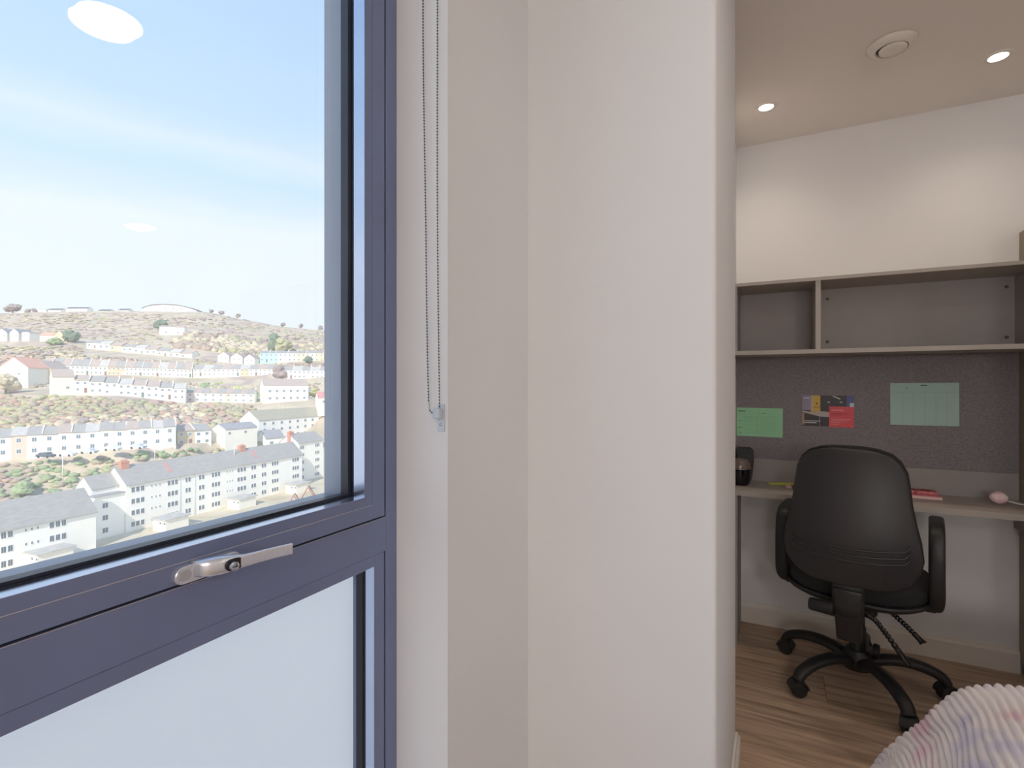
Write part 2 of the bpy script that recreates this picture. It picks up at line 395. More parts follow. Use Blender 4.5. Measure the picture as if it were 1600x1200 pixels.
# dirt specks of plaster dust along the sash: tiny blobs
# ---- handle (thing: it can be unscrewed)
hd = thing('window_handle', 'brushed silver locking lever handle on the dark window transom', 'handle', (XF+.0015, .43, .985))
def capsule_pts(cy, cz, hl, r, n=10):
    p = []
    for i in range(n+1):
        a = -PI/2+PI*i/n; p.append((cy+hl+r*math.cos(a), cz+r*math.sin(a)))
    for i in range(n+1):
        a = PI/2+PI*i/n; p.append((cy-hl+r*math.cos(a), cz+r*math.sin(a)))
    return p
bm = bmesh.new(); prism_bm(bm, capsule_pts(.005, -.003, .034, .0115), 'x', 0, .009)
bmesh.ops.bevel(bm, geom=[e for e in bm.edges if all(v.co.x > .008 for v in e.verts)], offset=.002, segments=3, affect='EDGES')
bp = auto(obj('base_plate', bm, M_alu, hd))
bm = bmesh.new(); prism_bm(bm, capsule_pts(-.028, -.003, .0015, .0068), 'x', .009, .0098)
obj('screw_cap', bm, mat('cap_silver', g((196, 196, 202)), .45, metal=.6), bp)
# lever: grows out of the base as a rounded block, then cranks forward into a thin blade
bm = bmesh.new()
st = [(-.016, .010, .020, .008), (-.012, .022, .0215, .0235), (-.004, .030, .023, .026), (.010, .036, .0235, .026), (.020, .0385, .021, .020),
      (.030, .0405, .0185, .0125), (.040, .042, .0165, .008), (.055, .044, .0158, .0058), (.072, .047, .0158, .005), (.088, .051, .0158, .0046), (.102, .0555, .016, .0045)]
rings = []
for (yy, xf, hh, th) in st:   # xf = front face distance, hh = height, th = thickness
    r = min(hh, th)*.3; ring = []
    x0, x1 = xf-th, xf
    for (cx, cz, a0) in ((x1-r, hh/2-r, 0), (x0+r, hh/2-r, PI/2), (x0+r, -hh/2+r, PI), (x1-r, -hh/2+r, 1.5*PI)):
        for k in range(4):
            a = a0+k*PI/6; ring.append(bm.verts.new((cx+r*math.cos(a), yy, cz+r*math.sin(a))))
    rings.append(ring)
for A, B in zip(rings, rings[1:]):
    n = len(A)
    for i in range(n): bm.faces.new((A[i], A[(i+1) % n], B[(i+1) % n], B[i]))
bm.faces.new(rings[0]); bm.faces.new(rings[-1][::-1])
bmesh.ops.recalc_face_normals(bm, faces=bm.faces[:])
lv = auto(obj('lever', bm, M_alu, hd), 50); lv.location = (0, -.002, .002)
RX = Matrix.Rotation(PI/2, 4, 'Y')
bm = bmesh.new(); prism_bm(bm, capsule_pts(.0195, .002, .0045, .0078), 'x', .0375, .0405)
hz_ = obj('lock_recess', bm, M_dark, hd)
bm = bmesh.new(); lathe_bm(bm, [(0, 0), (.0062, 0), (.0062, .009), (.0054, .0096), (0, .0096)], 20, (.0375, .0155, .001), M=RX)
box_bm(bm, .0470, .0473, .0115, .0195, .0004, .0016, 0, 1)
auto(obj('lock_cylinder', bm, [M_chrome, M_dark], hz_))

# ---- roller blind above the frame with its bead chain
rb = thing('roller_blind', 'raised roller blind with a long steel bead chain in the window reveal', 'blind', (-.6, .1, 2.40))
bm = bmesh.new(); tube_bm(bm, [(0, WY0+.03-.1, 0), (0, WY1-.03-.1, 0)], .026, 20)
obj('rolled_fabric', bm, mat('blind_cloth', g((205, 203, 200)), .9), rb)
for yy in (WY0-.1, WY1-.022-.1): boxo('bracket', M_steel, rb, -.03, .03, yy, yy+.02, -.035, .06)
ym = .722
top = 1.17; pts = []
zt, zb = 2.36, 1.187
xl0, xr0, xl1, xr1 = -.6145, -.5815, -.6000, -.5765
nb = int((zt-zb)/.0059)
for i in range(nb):
    z = zt-i*.0059; t = ((zt-z)/(zt-zb)); pts.append((xl0+(xl1-xl0)*t**3+.0012*math.sin(z*9), z))
for i in range(1, 6):
    a = PI+i*PI/6; pts.append(((xl1+xr1)/2+(xr1-xl1)/2*math.cos(a), zb-.004+.010*math.sin(a)))
for i in range(nb):
    z = zb+i*.0059; t = ((zt-z)/(zt-zb)); pts.append((xr0+(xr1-xr0)*t**3+.0008*math.sin(z*7), z))
bead = bmesh.new(); bmesh.ops.create_icosphere(bead, subdivisions=1, radius=.00185)
bv = [v.co.copy() for v in bead.verts]; bfc = [[v.index for v in f.verts] for f in bead.faces]; bead.free()
bm = bmesh.new()
for (x, z) in pts:
    vs = [bm.verts.new((x+.6+c.x, ym-.0+c.y, z-2.40+c.z)) for c in bv]
    for f in bfc: bm.faces.new([vs[i] for i in f])
for f in bm.faces: f.smooth = True
ch = obj('bead_chain', bm, M_steel, rb); ch['kind'] = 'stuff'
bm = bmesh.new(); tube_bm(bm, [(x+.6, ym, z-2.40) for x, z in pts], .0005, 5)
obj('chain_cord', bm, M_steel, rb)
cl = thing('chain_tensioner', 'small clear plastic chain clip screwed to the reveal', 'clip', (-.585, .834, 1.165))
bm = bmesh.new(); box_bm(bm, -.002, .014, -.003, 0, -.028, .026, .001); box_bm(bm, -.004, .012, -.018, -.003, -.002, .018, .003)
obj('clip_body', bm, M_clip, cl)
bm = bmesh.new(); lathe_bm(bm, [(0, 0), (.003, 0), (.0025, .0015), (0, .002)], 12, (.006, -.003, -.014), M=Matrix.Rotation(PI/2, 4, 'X'))
obj('screw', bm, M_chrome, cl)

# ================================================================= CEILING FITTINGS
def disc_light(x, y, label, r=.093):
    t = thing('ceiling_or_fill_light', label, 'light', (x, y, H), 0, 'round ceiling lights and added fill lamps')
    bm = bmesh.new(); lathe_bm(bm, [(r+.004, 0), (r+.004, -.014), (r, -.018), (r-.004, -.014)], 48)
    auto(obj('rim', bm, M_skirt, t))
    bm = bmesh.new(); lathe_bm(bm, [(r-.003, -.008), (r-.004, -.020), (r*.8, -.026), (0, -.029)], 40)
    obj('diffuser', bm, M_lamp, t)
disc_light(.543, .926, 'bright round ceiling lamp mirrored large at the top of the window')
disc_light(2.92, 2.25, 'far round ceiling lamp mirrored faintly in the white cloud')
disc_light(2.4, .2, 'large round fill lamp added over the middle of the room', .17)  # unseen lamp, added to brighten the room
disc_light(.9, -2.2, 'large round fill lamp added behind the camera', .26)  # unseen lamp, added as fill from behind
for i, x in enumerate((.5, 1.7)):  # two unseen lights added as fill for the walls and under the desk
    t = thing('fill_light', 'round fill light added on the wall behind the camera, %s one' % ('left', 'right')[i], 'light', (x, Y_F, 1.6), 0, 'added fill lights')
    bm = bmesh.new(); lathe_bm(bm, [(.27, 0), (.27, .02), (.26, .024)], 40, M=Matrix.Rotation(-PI/2, 4, 'X')); obj('rim', bm, M_skirt, t)
    bm = bmesh.new(); lathe_bm(bm, [(.26, .012), (.258, .03), (.1, .036), (0, .038)], 32, M=Matrix.Rotation(-PI/2, 4, 'X')); obj('diffuser', bm, M_lamp, t)
def downlight(x, y, label):
    t = thing('downlight', label, 'light', (x, y, H), 0, 'recessed downlights over the desk')
    bm = bmesh.new(); lathe_bm(bm, [(.028, -.001), (.030, -.004), (.043, -.004), (.045, 0)], 32)
    auto(obj('rim', bm, M_skirt, t))
    bm = bmesh.new(); lathe_bm(bm, [(.0285, -.0015), (.022, -.004), (0, -.005)], 24)
    obj('lens', bm, M_spot, t)
    ld = bpy.data.lights.new('bulb', 'SPOT'); ld.energy = DOWN_W; ld.spot_size = math.radians(140); ld.spot_blend = 1; ld.shadow_soft_size = .03
    ld.color = (1, .83, .66); lo = bpy.data.objects.new('bulb', ld); C.objects.link(lo); lo.parent = t; lo.location = (0, 0, -.012)
downlight(-.033, 2.555, 'small round downlight at the left over the desk, near the column')
downlight(.75, 2.557, 'small round downlight at the right over the desk')
vt = thing('ceiling_vent', 'round white air valve on the ceiling between the two downlights', 'vent', (.378, 2.285, H))
bm = bmesh.new(); lathe_bm(bm, [(.070, 0), (.075, -.004), (.072, -.010), (.060, -.022), (.050, -.024), (.047, -.018)], 48)
auto(obj('collar', bm, M_skirt, vt))
bm = bmesh.new(); lathe_bm(bm, [(.047, -.016), (0, -.014)], 40); obj('throat', bm, mat('vent_shadow', g((96, 84, 76)), .8), vt)
bm = bmesh.new(); lathe_bm(bm, [(0, -.016), (.036, -.018), (.043, -.022), (.042, -.028), (.03, -.032), (0, -.033)], 48)
obj('valve_disc', bm, M_skirt, vt, loc=(.003, -.003, 0))

# ================================================================= DESK, HUTCH, WARDROBE
dk = thing('desk', 'taupe laminate desk under the shelves with a panel leg at the left', 'desk', (.38, 2.78, 0))
def rel(o, x0, x1, y0, y1, z0, z1): l_ = o.location; return (x0-l_.x, x1-l_.x, y0-l_.y, y1-l_.y, z0-l_.z, z1-l_.z)
boxo('desktop', M_lam, dk, *rel(dk, -.172, .927, 2.627, 2.934, .708, .733), bev=.0008)
boxo('front_edge', M_edge, dk, *rel(dk, -.172, .927, 2.6255, 2.627, .7085, .7325))
boxo('side_panel', M_lamdark, dk, *rel(dk, -.175, -.155, 2.64, 2.920, 0, .708), bev=.0008)
boxo('support_rail', M_lamdark, dk, *rel(dk, .908, .927, 2.66, 2.920, .62, .708), bev=.0008)
ht = thing('hutch_shelf', 'taupe two-bay shelf unit fixed to the wall above the desk', 'shelf', (.38, 2.79, 1.366))
boxo('top_board', M_lam, ht, *rel(ht, -.175, .927, 2.656, 2.934, 1.690, 1.7055), bev=.0006)
boxo('bottom_board', M_lam, ht, *rel(ht, -.175, .927, 2.656, 2.934, 1.366, 1.3855), bev=.0006)
boxo('top_edge', M_edge, ht, *rel(ht, -.175, .927, 2.6545, 2.656, 1.6903, 1.7052))
boxo('bottom_edge', M_edge, ht, *rel(ht, -.175, .927, 2.6545, 2.656, 1.3663, 1.3852))
boxo('divider', M_lam, ht, *rel(ht, .163, .183, 2.660, 2.925, 1.3855, 1.690))
boxo('divider_edge', M_edge, ht, *rel(ht, .163, .183, 2.6585, 2.660, 1.3855, 1.690))
boxo('end_panel', M_lamdark, ht, *rel(ht, -.175, -.157, 2.660, 2.925, 1.3855, 1.690))
boxo('end_panel', M_lamdark, ht, *rel(ht, .911, .927, 2.660, 2.925, 1.3855, 1.690))
boxo('back_panel', M_lamdark, ht, *rel(ht, -.157, .911, 2.925, 2.934, 1.3855, 1.690))
for (x, z) in ((.229, 1.643), (.229, 1.435), (.885, 1.646), (.885, 1.43)):
    bm = bmesh.new(); lathe_bm(bm, [(0, .004), (.006, .0035), (.0072, .001), (.0072, 0)], 16, M=Matrix.Rotation(PI/2, 4, 'X'))
    obj('screw_cap', bm, mat('dark_cap', g((92, 86, 84)), .5), ht, loc=(x-.38, 2.925-2.79, z-1.366))
pb = tag(boxo('pinboard', M_pin, None, -.176, .927, 2.929, 2.936, .848, 1.366, bev=.001), 'dark grey felt pinboard on the wall between desk and shelves', 'pinboard')
tag(boxo('splashback_panel', M_lamdark, None, -.176, .927, 2.931, 2.9365, .733, .847, bev=.0006), 'low grey panel running along the wall just above the desktop', 'panel')
wd = thing('wardrobe', 'tall beige wardrobe standing right of the desk, its side above the shelves', 'wardrobe', (.928, 2.937, 0))
boxo('carcass', M_ward, wd, 0, .9, -.60, -.002, .06, 1.874, bev=.001)
boxo('plinth', M_lamdark, wd, .01, .89, -.55, -.01, 0, .06)
for i in range(2):
    d = boxo('door', M_ward, wd, .003+i*.449, .447+i*.449, -.619, -.601, .065, 1.87, bev=.001)
    bm = bmesh.new(); tube_bm(bm, smooth_path([(.41+i*.08, -.62, .95), (.41+i*.08, -.65, .96), (.41+i*.08, -.65, 1.10), (.41+i*.08, -.62, 1.11)], 4), .005, 8)
    obj('handle', bm, M_alu, d)

# ---- sheets on the board
YP = 2.9288
def sheet(name, label, x0, x1, z0, z1, col, tilt=0, y=YP, th=.0005, cat='paper'):
    t = thing(name, label, cat, ((x0+x1)/2, y, (z0+z1)/2)); t.rotation_euler = (0, tilt, 0)
    hw, hh = (x1-x0)/2, (z1-z0)/2
    boxo('sheet', col, t, -hw, hw, -th, 0, -hh, hh); return t, hw, hh, th
def bars(t, name, m, lst, y):
    bm = bmesh.new()
    for (x0, x1, z0, z1) in lst: box_bm(bm, x0, x1, y-.0001, y, z0, z1)
    o = obj(name, bm, m, t); o['kind'] = 'stuff'; return o
GREEN = mat('green_paper', g((160, 216, 174)), .8); TEAL = mat('pale_teal_paper', g((176, 206, 198)), .8)
INK = mat('green_ink', g((112, 168, 128)), .8); INK2 = mat('teal_ink', g((140, 170, 164)), .8)
t, hw, hh, th = sheet('green_notice', 'green form with printed lines pinned at the left of the board', -.176, .037, .960, 1.107, GREEN, math.radians(.3))
bars(t, 'printed_lines', INK, [(-.075, .075, z, z+.0008) for z in (.028, .020, .008, -.002, -.012, -.022, -.034, -.044, -.056)] + [(.0, .0009, .03, .055), (-.012, -.0112, -.06, .03)], -th)
bars(t, 'heading', mat('dark_ink', g((40, 70, 60)), .8), [(-.098, -.066, .054, .058), (.008, .03, .045, .047), (-.095, -.08, .004, .006), (-.095, -.08, -.03, -.028), (-.095, -.082, -.058, -.056)], -th)
t, hw, hh, th = sheet('teal_timetable', 'pale teal planner sheet pinned at the right of the board', .479, .728, 1.042, 1.235, TEAL, math.radians(-.3))
bars(t, 'grid_lines', INK2, [(x, x+.0008, -.09, .055) for x in (-.078, -.038, .002, .042, .082)] + [(-.12, .12, .055, .0562)], -th)
bars(t, 'heading', mat('teal_dark_ink', g((70, 96, 100)), .8), [(-.012, .012, .083, .087), (-.066, -.060, .072, .075)], -th)
t, hw, hh, th = sheet('room_postcard', 'photo card of a dark desk and yellow sign on the board', .121, .338, 1.024, 1.174, mat('card_dark', g((50, 45, 50)), .45), 0)
def patch(name, m, x0, x1, z0, z1, k): boxo(name, m, t, x0, x1, -th-.0001*k, -th-.0001*(k-1), z0, z1)
patch('lilac_print', mat('lilac', g((150, 140, 165)), .5), -.108, -.070, .002, .075, 1)
patch('cream_print', mat('cream_print_ink', g((196, 180, 140)), .5), -.070, -.059, -.008, .075, 1)
patch('yellow_print', mat('yellow_print_ink', g((212, 172, 70)), .5), -.059, -.030, -.004, .075, 1)
patch('blue_print', mat('blue_print_ink', g((92, 98, 150)), .5), .078, .108, .018, .075, 1)
patch('white_print', mat('white_print_ink', g((205, 215, 220)), .5), .091, .108, .015, .04, 2)
bm = bmesh.new(); prism_bm(bm, [(-.108, .0), (-.07, -.006), (-.02, -.002), (.01, -.006), (.01, -.03), (-.03, -.028), (-.108, -.008)], 'y', -th-.0002, -th-.0001)
obj('desk_print', bm, mat('pale_print', g((188, 176, 170)), .5), t)
patch('leg_print', mat('pale_print', g((188, 176, 170)), .5), -.034, -.0325, -.072, -.028, 2)
patch('brown_print', mat('brown_print_ink', g((170, 145, 120)), .5), -.108, -.098, -.070, -.012, 2)
bars(t, 'white_lettering', mat('white_ink', g((230, 228, 228)), .6), [(-.100, -.076, .060, .064), (-.098, -.030, -.052, -.049), (-.098, -.045, -.061, -.057), (.000, .010, .041, .045), (.05, .062, .041, .045)], -th-.0003)
bm = bmesh.new(); prism_bm(bm, [(.018, .073), (.026, .073), (.054, .060), (.050, .057)], 'y', -th-.0002, -th-.0001); obj('strip_light_print', bm, mat('white_ink', g((230, 228, 228)), .6), t)
bm = bmesh.new(); prism_bm(bm, [(-.050, .034), (-.045, .042), (-.040, .034), (-.045, .030)], 'y', -th-.0003, -th-.0002); box_bm(bm, -.058, -.032, -th-.0003, -th-.0002, .016, .019)
obj('emblem_print', bm, mat('brown_ink', g((110, 84, 40)), .6), t)
t, hw, hh, th = sheet('red_card', 'small red card with pale print overlapping the photo card', .236, .338, 1.021, 1.121, mat('red_card_ink', g((226, 84, 94)), .5), math.radians(.6), y=YP-.0011)
bars(t, 'pale_lettering', mat('pink_ink', g((238, 160, 160)), .6), [(-.042, -.016, .030, .035), (-.012, .008, .030, .035), (-.042, .040, -.012, -.0095), (-.042, .030, -.019, -.0165), (-.042, -.002, -.028, -.0245), (-.040, -.012, -.038, -.0355), (.040, .044, -.046, -.041)], -th)
bars(t, 'dark_lettering', mat('maroon_ink', g((160, 40, 55)), .6), [(-.042, .030, .014, .017), (-.042, .002, .007, .010)], -th)

# ---- things on the desktop
DT = .7332
an = thing('desktop_speaker', 'black rounded appliance with a smoky curved lid at the left end of the desk', 'appliance', (-.150, 2.80, DT))
bm = bmesh.new(); prism_bm(bm, [(-.022, 0), (.040, 0), (.050, .03), (.056, .10), (.056, .150), (.050, .165), (.036, .172), (-.022, .172)], 'y', .035, .120)
bmesh.ops.bevel(bm, geom=bm.edges[:], offset=.003, segments=2, affect='EDGES'); auto(obj('rear_housing', bm, M_black, an))
bm = bmesh.new(); lathe_bm(bm, [(0, 0), (.040, 0), (.046, .01), (.050, .04), (.050, .075), (.046, .078), (.044, .05), (0, .045)], 32, (-.004, -.01, 0))
auto(obj('bowl_body', bm, M_gloss, an))
bm = bmesh.new(); lathe_bm(bm, [(.050, .082), (.049, .105), (.040, .122), (.02, .130), (0, .132)], 32, (-.004, -.008, 0))
auto(obj('curved_lid', bm, mat('smoky_brown_lid', g((120, 104, 96)), .2), an))
bm = bmesh.new(); tube_bm(bm, [(-.004+.051*math.cos(a*PI/16), -.008+.051*math.sin(a*PI/16), .080) for a in range(32)], .0016, 6, closed=True)
obj('trim_ring', bm, M_chrome, an)
pn = thing('lime_scissors', 'lime green handled scissors lying on the desk left of the chair back', 'scissors', (-.028, 2.845, DT))
bm = bmesh.new(); tube_bm(bm, smooth_path([(0, 0, .006), (.03, .003, .008), (.07, .010, .009), (.11, .02, .009)], 5), [(.003+.0016*min(i, 8)/2, .003+.002*min(i, 6)/6) for i in range(16)], 10)
obj('upper_grip', bm, mat('lime_plastic', g((196, 204, 92)), .45), pn)
bm = bmesh.new(); tube_bm(bm, smooth_path([(.004, -.006, .004), (.04, -.006, .005), (.11, .0, .005)], 5), .004, 8)
obj('lower_grip', bm, mat('lime_plastic', (0, 0, 0)), pn)
er = thing('pink_eraser', 'pale pink eraser half hidden behind the chair back', 'eraser', (.075, 2.79, DT), .1)
boxo('rubber', mat('pale_pink_rubber', g((222, 190, 180)), .7), er, -.028, .03, -.018, .018, 0, .014, bev=.003)
boxo('sleeve', mat('brown_sleeve', g((110, 86, 80)), .6), er, -.005, .03, -.0185, .0185, .0, .0145, bev=.001)
nb_ = thing('pink_notebook', 'pink notebook lying flat on the desk right of the chair', 'notebook', (.566, 2.835, DT), -.02)
boxo('pages', mat('cream_pages', g((226, 206, 196)), .8), nb_, -.095, .073, -.040, .050, .0015, .0105)
boxo('cover', mat('pink_cover', g((244, 160, 170)), .5), nb_, -.097, .075, -.042, .052, .0105, .0125, bev=.0005)
boxo('cover', mat('pink_cover', (0, 0, 0)), nb_, -.097, .075, -.042, .052, 0, .0015)
cs = thing('red_pencil_case', 'rose red patterned case lying on the pink notebook', 'case', (.561, 2.850, DT+.0126), -.02)
boxo('case_body', mat('rose_pattern', g((196, 110, 112)), .6, noise=(60, 4, [g((120, 50, 60)), g((200, 112, 116)), g((222, 150, 150))], (1, 1, 1))), cs, -.09, .070, -.028, .034, 0, .016, bev=.005)
bm = bmesh.new(); tube_bm(bm, [(-.085, -.020, .0175), (.05, -.012, .0175)], .0022, 8); obj('dark_pen_trim', bm, mat('dark_red_plastic', g((96, 40, 50)), .4), cs)
pp = thing('pompom_pen', 'white pen with a fluffy pale pink pompom at the right of the desk', 'pen', (.829, 2.80, DT))
bm = bmesh.new(); random.seed(3)
bmesh.ops.create_icosphere(bm, subdivisions=3, radius=.023)
for v in bm.verts: v.co *= 1+.10*mn.noise(v.co*220); v.co.x *= 1.25
core = obj('pompom', bm, mat('pink_fluff', g((238, 196, 202)), .95, noise=(45, 3, [g((250, 208, 214)), g((253, 240, 238))], (1, 1, 1))), pp, loc=(-.006, 0, .029), smooth=True)
bm = bmesh.new()
for i in range(1500):
    d = Vector((random.gauss(0, 1), random.gauss(0, 1), random.gauss(0, 1))).normalized(); b_ = Vector((d.x*.028, d.y*.0225, d.z*.0225))
    if b_.z < -.022: continue
    s = d.cross(Vector((0, .3, 1))).normalized()*.00035; e_ = b_+d*.005+Vector((random.uniform(-1, 1), random.uniform(-1, 1), random.uniform(-1, 1)))*.0016
    bm.faces.new([bm.verts.new(b_+s), bm.verts.new(b_-s), bm.verts.new(e_)])
fz = obj('fluff', bm, MATS['pink_fluff'], core); fz['kind'] = 'stuff'
bm = bmesh.new(); tube_bm(bm, [(.022, -.002, .018), (.05, -.006, .011), (.14, -.028, .0045)], [.0032, .0034, .0030], 10)
obj('pen_barrel', bm, mat('white_plastic', g((225, 220, 216)), .35), pp)

# ================================================================= OFFICE CHAIR
oc = thing('office_chair', 'black swivel office chair with arms pushed up to the desk', 'chair', (.302, 2.52, 0), math.radians(-12))
base_a = [-66, -138, 150, 78, 6]
hub = bmesh.new(); lathe_bm(hub, [(0, .075), (.052, .075), (.058, .09), (.054, .128), (.040, .15), (.03, .15), (0, .15)], 28)
auto(obj('hub', hub, M_black, oc))
for a in base_a:
    a = math.radians(a+12); d = Vector((math.cos(a), math.sin(a), 0))
    path = smooth_path([d*.03+Vector((0, 0, .105)), d*.12+Vector((0, 0, .125)), d*.21+Vector((0, 0, .118)), d*.275+Vector((0, 0, .092)), d*.297+Vector((0, 0, .062))], 5)
    n = len(path)
    bm = bmesh.new(); tube_bm(bm, path, [(.031-.008*i/n, .021-.002*i/n) for i in range(n)], 12)
    lg = obj('base_leg', bm, M_black, oc)
    cen = d*.295; tw = Matrix.Rotation(a+random.uniform(-.9, .9), 4, 'Z')
    bm = bmesh.new()
    for s in (-1, 1):
        lathe_bm(bm, [(0, .001), (.023, .001), (.0295, .005), (.0295, .017), (.023, .023), (0, .023)], 24, M=tw @ Matrix.Rotation(s*PI/2, 4, 'X'))
        
    for v in bm.verts: v.co += cen+Vector((0, 0, .0300))
    cst = auto(obj('caster_wheels', bm, M_black, lg))
    bm = bmesh.new()
    prof = [(-.026, .020)] + [(.030*math.cos(PI-k*PI/8), .026+.026*math.sin(k*PI/8)) for k in range(9)] + [(.028, .020)]
    fs = prism_bm(bm, prof, 'y', -.0008, .0008); box_bm(bm, -.006, .006, -.006, .006, .04, .066)
    pr2 = [(.035*math.cos(PI-k*PI/8), .034+.032*math.sin(k*PI/8)) for k in range(9)] + [(.029*math.cos(k*PI/8), .034+.024*math.sin(k*PI/8)) for k in range(9)]
    prism_bm(bm, pr2, 'y', -.0245, .0245)
    for v in bm.verts: v.co = tw @ v.co + cen
    auto(obj('caster_hood', bm, M_black, lg))
bm = bmesh.new(); lathe_bm(bm, [(.030, .145), (.030, .24), (.026, .243), (.026, .33), (.0, .33)], 24); obj('gas_column', bm, M_black, oc); 
bm = bmesh.new(); lathe_bm(bm, [(0, 0), (.026, .002), (.030, .012), (.026, .024), (0, .026)], 20, (.052, -.02, .165), M=Matrix.Rotation(PI/2, 4, 'Y')); auto(obj('column_cap', bm, M_black, oc))
boxo('tilt_mechanism', M_black, oc, -.075, .075, -.13, .13, .335, .385, bev=.012)
# seat: rounded-square shell below and upholstered cushion above
def sup(a, n=3.2): c, s = math.cos(a), math.sin(a); return (abs(c)**(2/n)*(1 if c >= 0 else -1), abs(s)**(2/n)*(1 if s >= 0 else -1))
def seat_bm(prof, rx, ry):
    bm = bmesh.new(); rings = []
    for (k, z) in prof:
        if k < .01: rings.append([bm.verts.new((0, 0, z))]); continue
        ring = []
        for i in range(48):
            a = 2*PI*i/48; cx, cy = sup(a); x_, y_ = rx*k*cx, ry*k*cy
            ring.append(bm.verts.new((x_, y_, z+.018*(abs(x_)/rx)**3 - (.02*max(0, y_/ry)**3))))
        rings.append(ring)
    for A, B in zip(rings, rings[1:]):
        for i in range(48):
            j = (i+1) % 48
            if len(A) == 1: bm.faces.new((A[0], B[j], B[i]))
            elif len(B) == 1: bm.faces.new((A[i], A[j], B[0]))
            else: bm.faces.new((A[i], A[j], B[j], B[i]))
    bmesh.ops.recalc_face_normals(bm, faces=bm.faces[:]); return bm
o = obj('seat_shell', seat_bm([(0, .385), (.6, .385), (.9, .390), (.99, .402), (1, .415), (.97, .418), (0, .418)], .245, .235), M_black, oc, smooth=True)
o = obj('seat', seat_bm([(0, .416), (.95, .416), (1.0, .43), (1.0, .455), (.95, .472), (.8, .478), (0, .470)], .240, .230), M_blackf, oc, smooth=True)
# back: outline in (x,z) with curved surface; y is distance behind the seat centre
OUT = [(-.225, .985+.0), (0, 0)]
zs = [.500, .510, .535, .575, .62, .68, .74, .80, .86, .91, .95, .975, .990, .998]
hw = [.065, .130, .178, .205, .2135, .207, .194, .183, .177, .170, .152, .127, .088, .040]
def halfw(z):
    if z <= zs[0]: return hw[0]
    for a, b, c, d_ in zip(zs, zs[1:], hw, hw[1:]):
        if z <= b: return c+(d_-c)*(z-a)/(b-a)
    return hw[-1]
def backy(x, z):
    t = (z-.5)/.5
    return -.322 - .02*math.cos((t-.25)*PI*1.5) - .028*t + .075*(abs(x)/.25)**2.2
def back_bm(y_off, shrink, th, nx=28):
    bm = bmesh.new(); Fs = {}; Bs = {}
    z_list = []
    for a, b in zip(zs, zs[1:]):
        for k in range(3): z_list.append(a+(b-a)*k/3)
    z_list.append(zs[-1])
    for i, z in enumerate(z_list):
        zz = .75+(z-.75)*(1-shrink*2); W = halfw(z)*(1-shrink)
        for j in range(nx+1):
            u = -1+2*j/nx; x = W*math.sin(u*PI/2)
            edge = min(1, (1-abs(u))*5) ; ez = min(1, i/4, (len(z_list)-1-i)/4)
            e = math.sqrt(max(0, 1-(1-min(edge, 1))**2))*math.sqrt(max(0, 1-(1-ez)**2))
            y_ = backy(x, zz)+y_off
            Bs[i, j] = bm.verts.new((x, y_-th*.5*e+th*.5, zz)); Fs[i, j] = bm.verts.new((x, y_+th*.5*e+th*.5, zz))
    nz = len(z_list)
    for i in range(nz-1):
        for j in range(nx):
            bm.faces.new((Bs[i, j], Bs[i, j+1], Bs[i+1, j+1], Bs[i+1, j])); bm.faces.new((Fs[i, j], Fs[i+1, j], Fs[i+1, j+1], Fs[i, j+1]))
    bmesh.ops.remove_doubles(bm, verts=bm.verts[:], dist=.0004)
    bmesh.ops.recalc_face_normals(bm, faces=bm.faces[:]); return bm
shell = obj('back_shell', back_bm(0, 0, .022), M_chair, oc, smooth=True)
cush = obj('back_cushion', back_bm(.018, -.016, .046), M_blackf, oc, smooth=True)
for k, z0 in enumerate((.655, .633, .611)):
    pts = []
    for i in range(25):
        x = -.165+.33*i/24; z = z0-.012*(1-(x/.165)**2)
        pts.append((x, backy(x, z)-.0005, z))
    a = pts[0]; b = pts[-1]
    z = z0+.022; pts = [(a[0]-.016, backy(a[0]-.016, z)-.0005, z)] + pts + [(b[0]+.016, backy(b[0]+.016, z)-.0005, z)]
    bm = bmesh.new(); tube_bm(bm, pts, (.0050, .0045), 8); obj('moulded_rib', bm, M_chair, shell)
# spine bracket from mechanism to back
path = smooth_path([(0, -.10, .365), (0, -.22, .350), (0, -.305, .385), (0, -.315, .45), (0, -.310, .52)], 5)
bm = bmesh.new(); n = len(path)
tube_bm(bm, path, [(.030+.020*min(1, i/8), .012) for i in range(n)], 14, up=Vector((0, .3, 1)))
obj('back_bracket', bm, M_black, oc)
bm = bmesh.new(); box_bm(bm, -.046, .046, -.335, -.295, .29, .49, .010)
for v in bm.verts:
    if v.co.z < .36: v.co.x *= .84; v.co.y += .03
auto(obj('bracket_cover', bm, M_black, oc))
bm = bmesh.new(); lathe_bm(bm, [(0, 0), (.020, 0), (.026, .004), (.023, .075), (.019, .082), (0, .083)], 24, (-.042, -.315, .405), M=Matrix.Rotation(-PI/2, 4, 'Y'))
for v in bm.verts: v.co.z -= .0
auto(obj('height_knob', bm, M_black, oc))
def lever_(pts):
    p = smooth_path(pts, 16); n = len(p); bm = bmesh.new(); rad = []
    for i in range(n):
        t = i/n
        rad.append((.0085+.002*math.sin(i*2.1)) if t < .62 else ((.008+.010*math.sin((t-.62)/.38*PI*.62), .009)))
    rad[-1] = (.006, .004)
    tube_bm(bm, p, rad, 10); obj('adjust_lever', bm, M_gloss, oc)
lever_([(.04, -.24, .385), (.075, -.25, .375), (.11, -.255, .335), (.155, -.26, .275), (.172, -.262, .252)])
lever_([(.09, -.10, .385), (.12, -.12, .368), (.165, -.135, .335), (.205, -.15, .302), (.212, -.153, .296)])
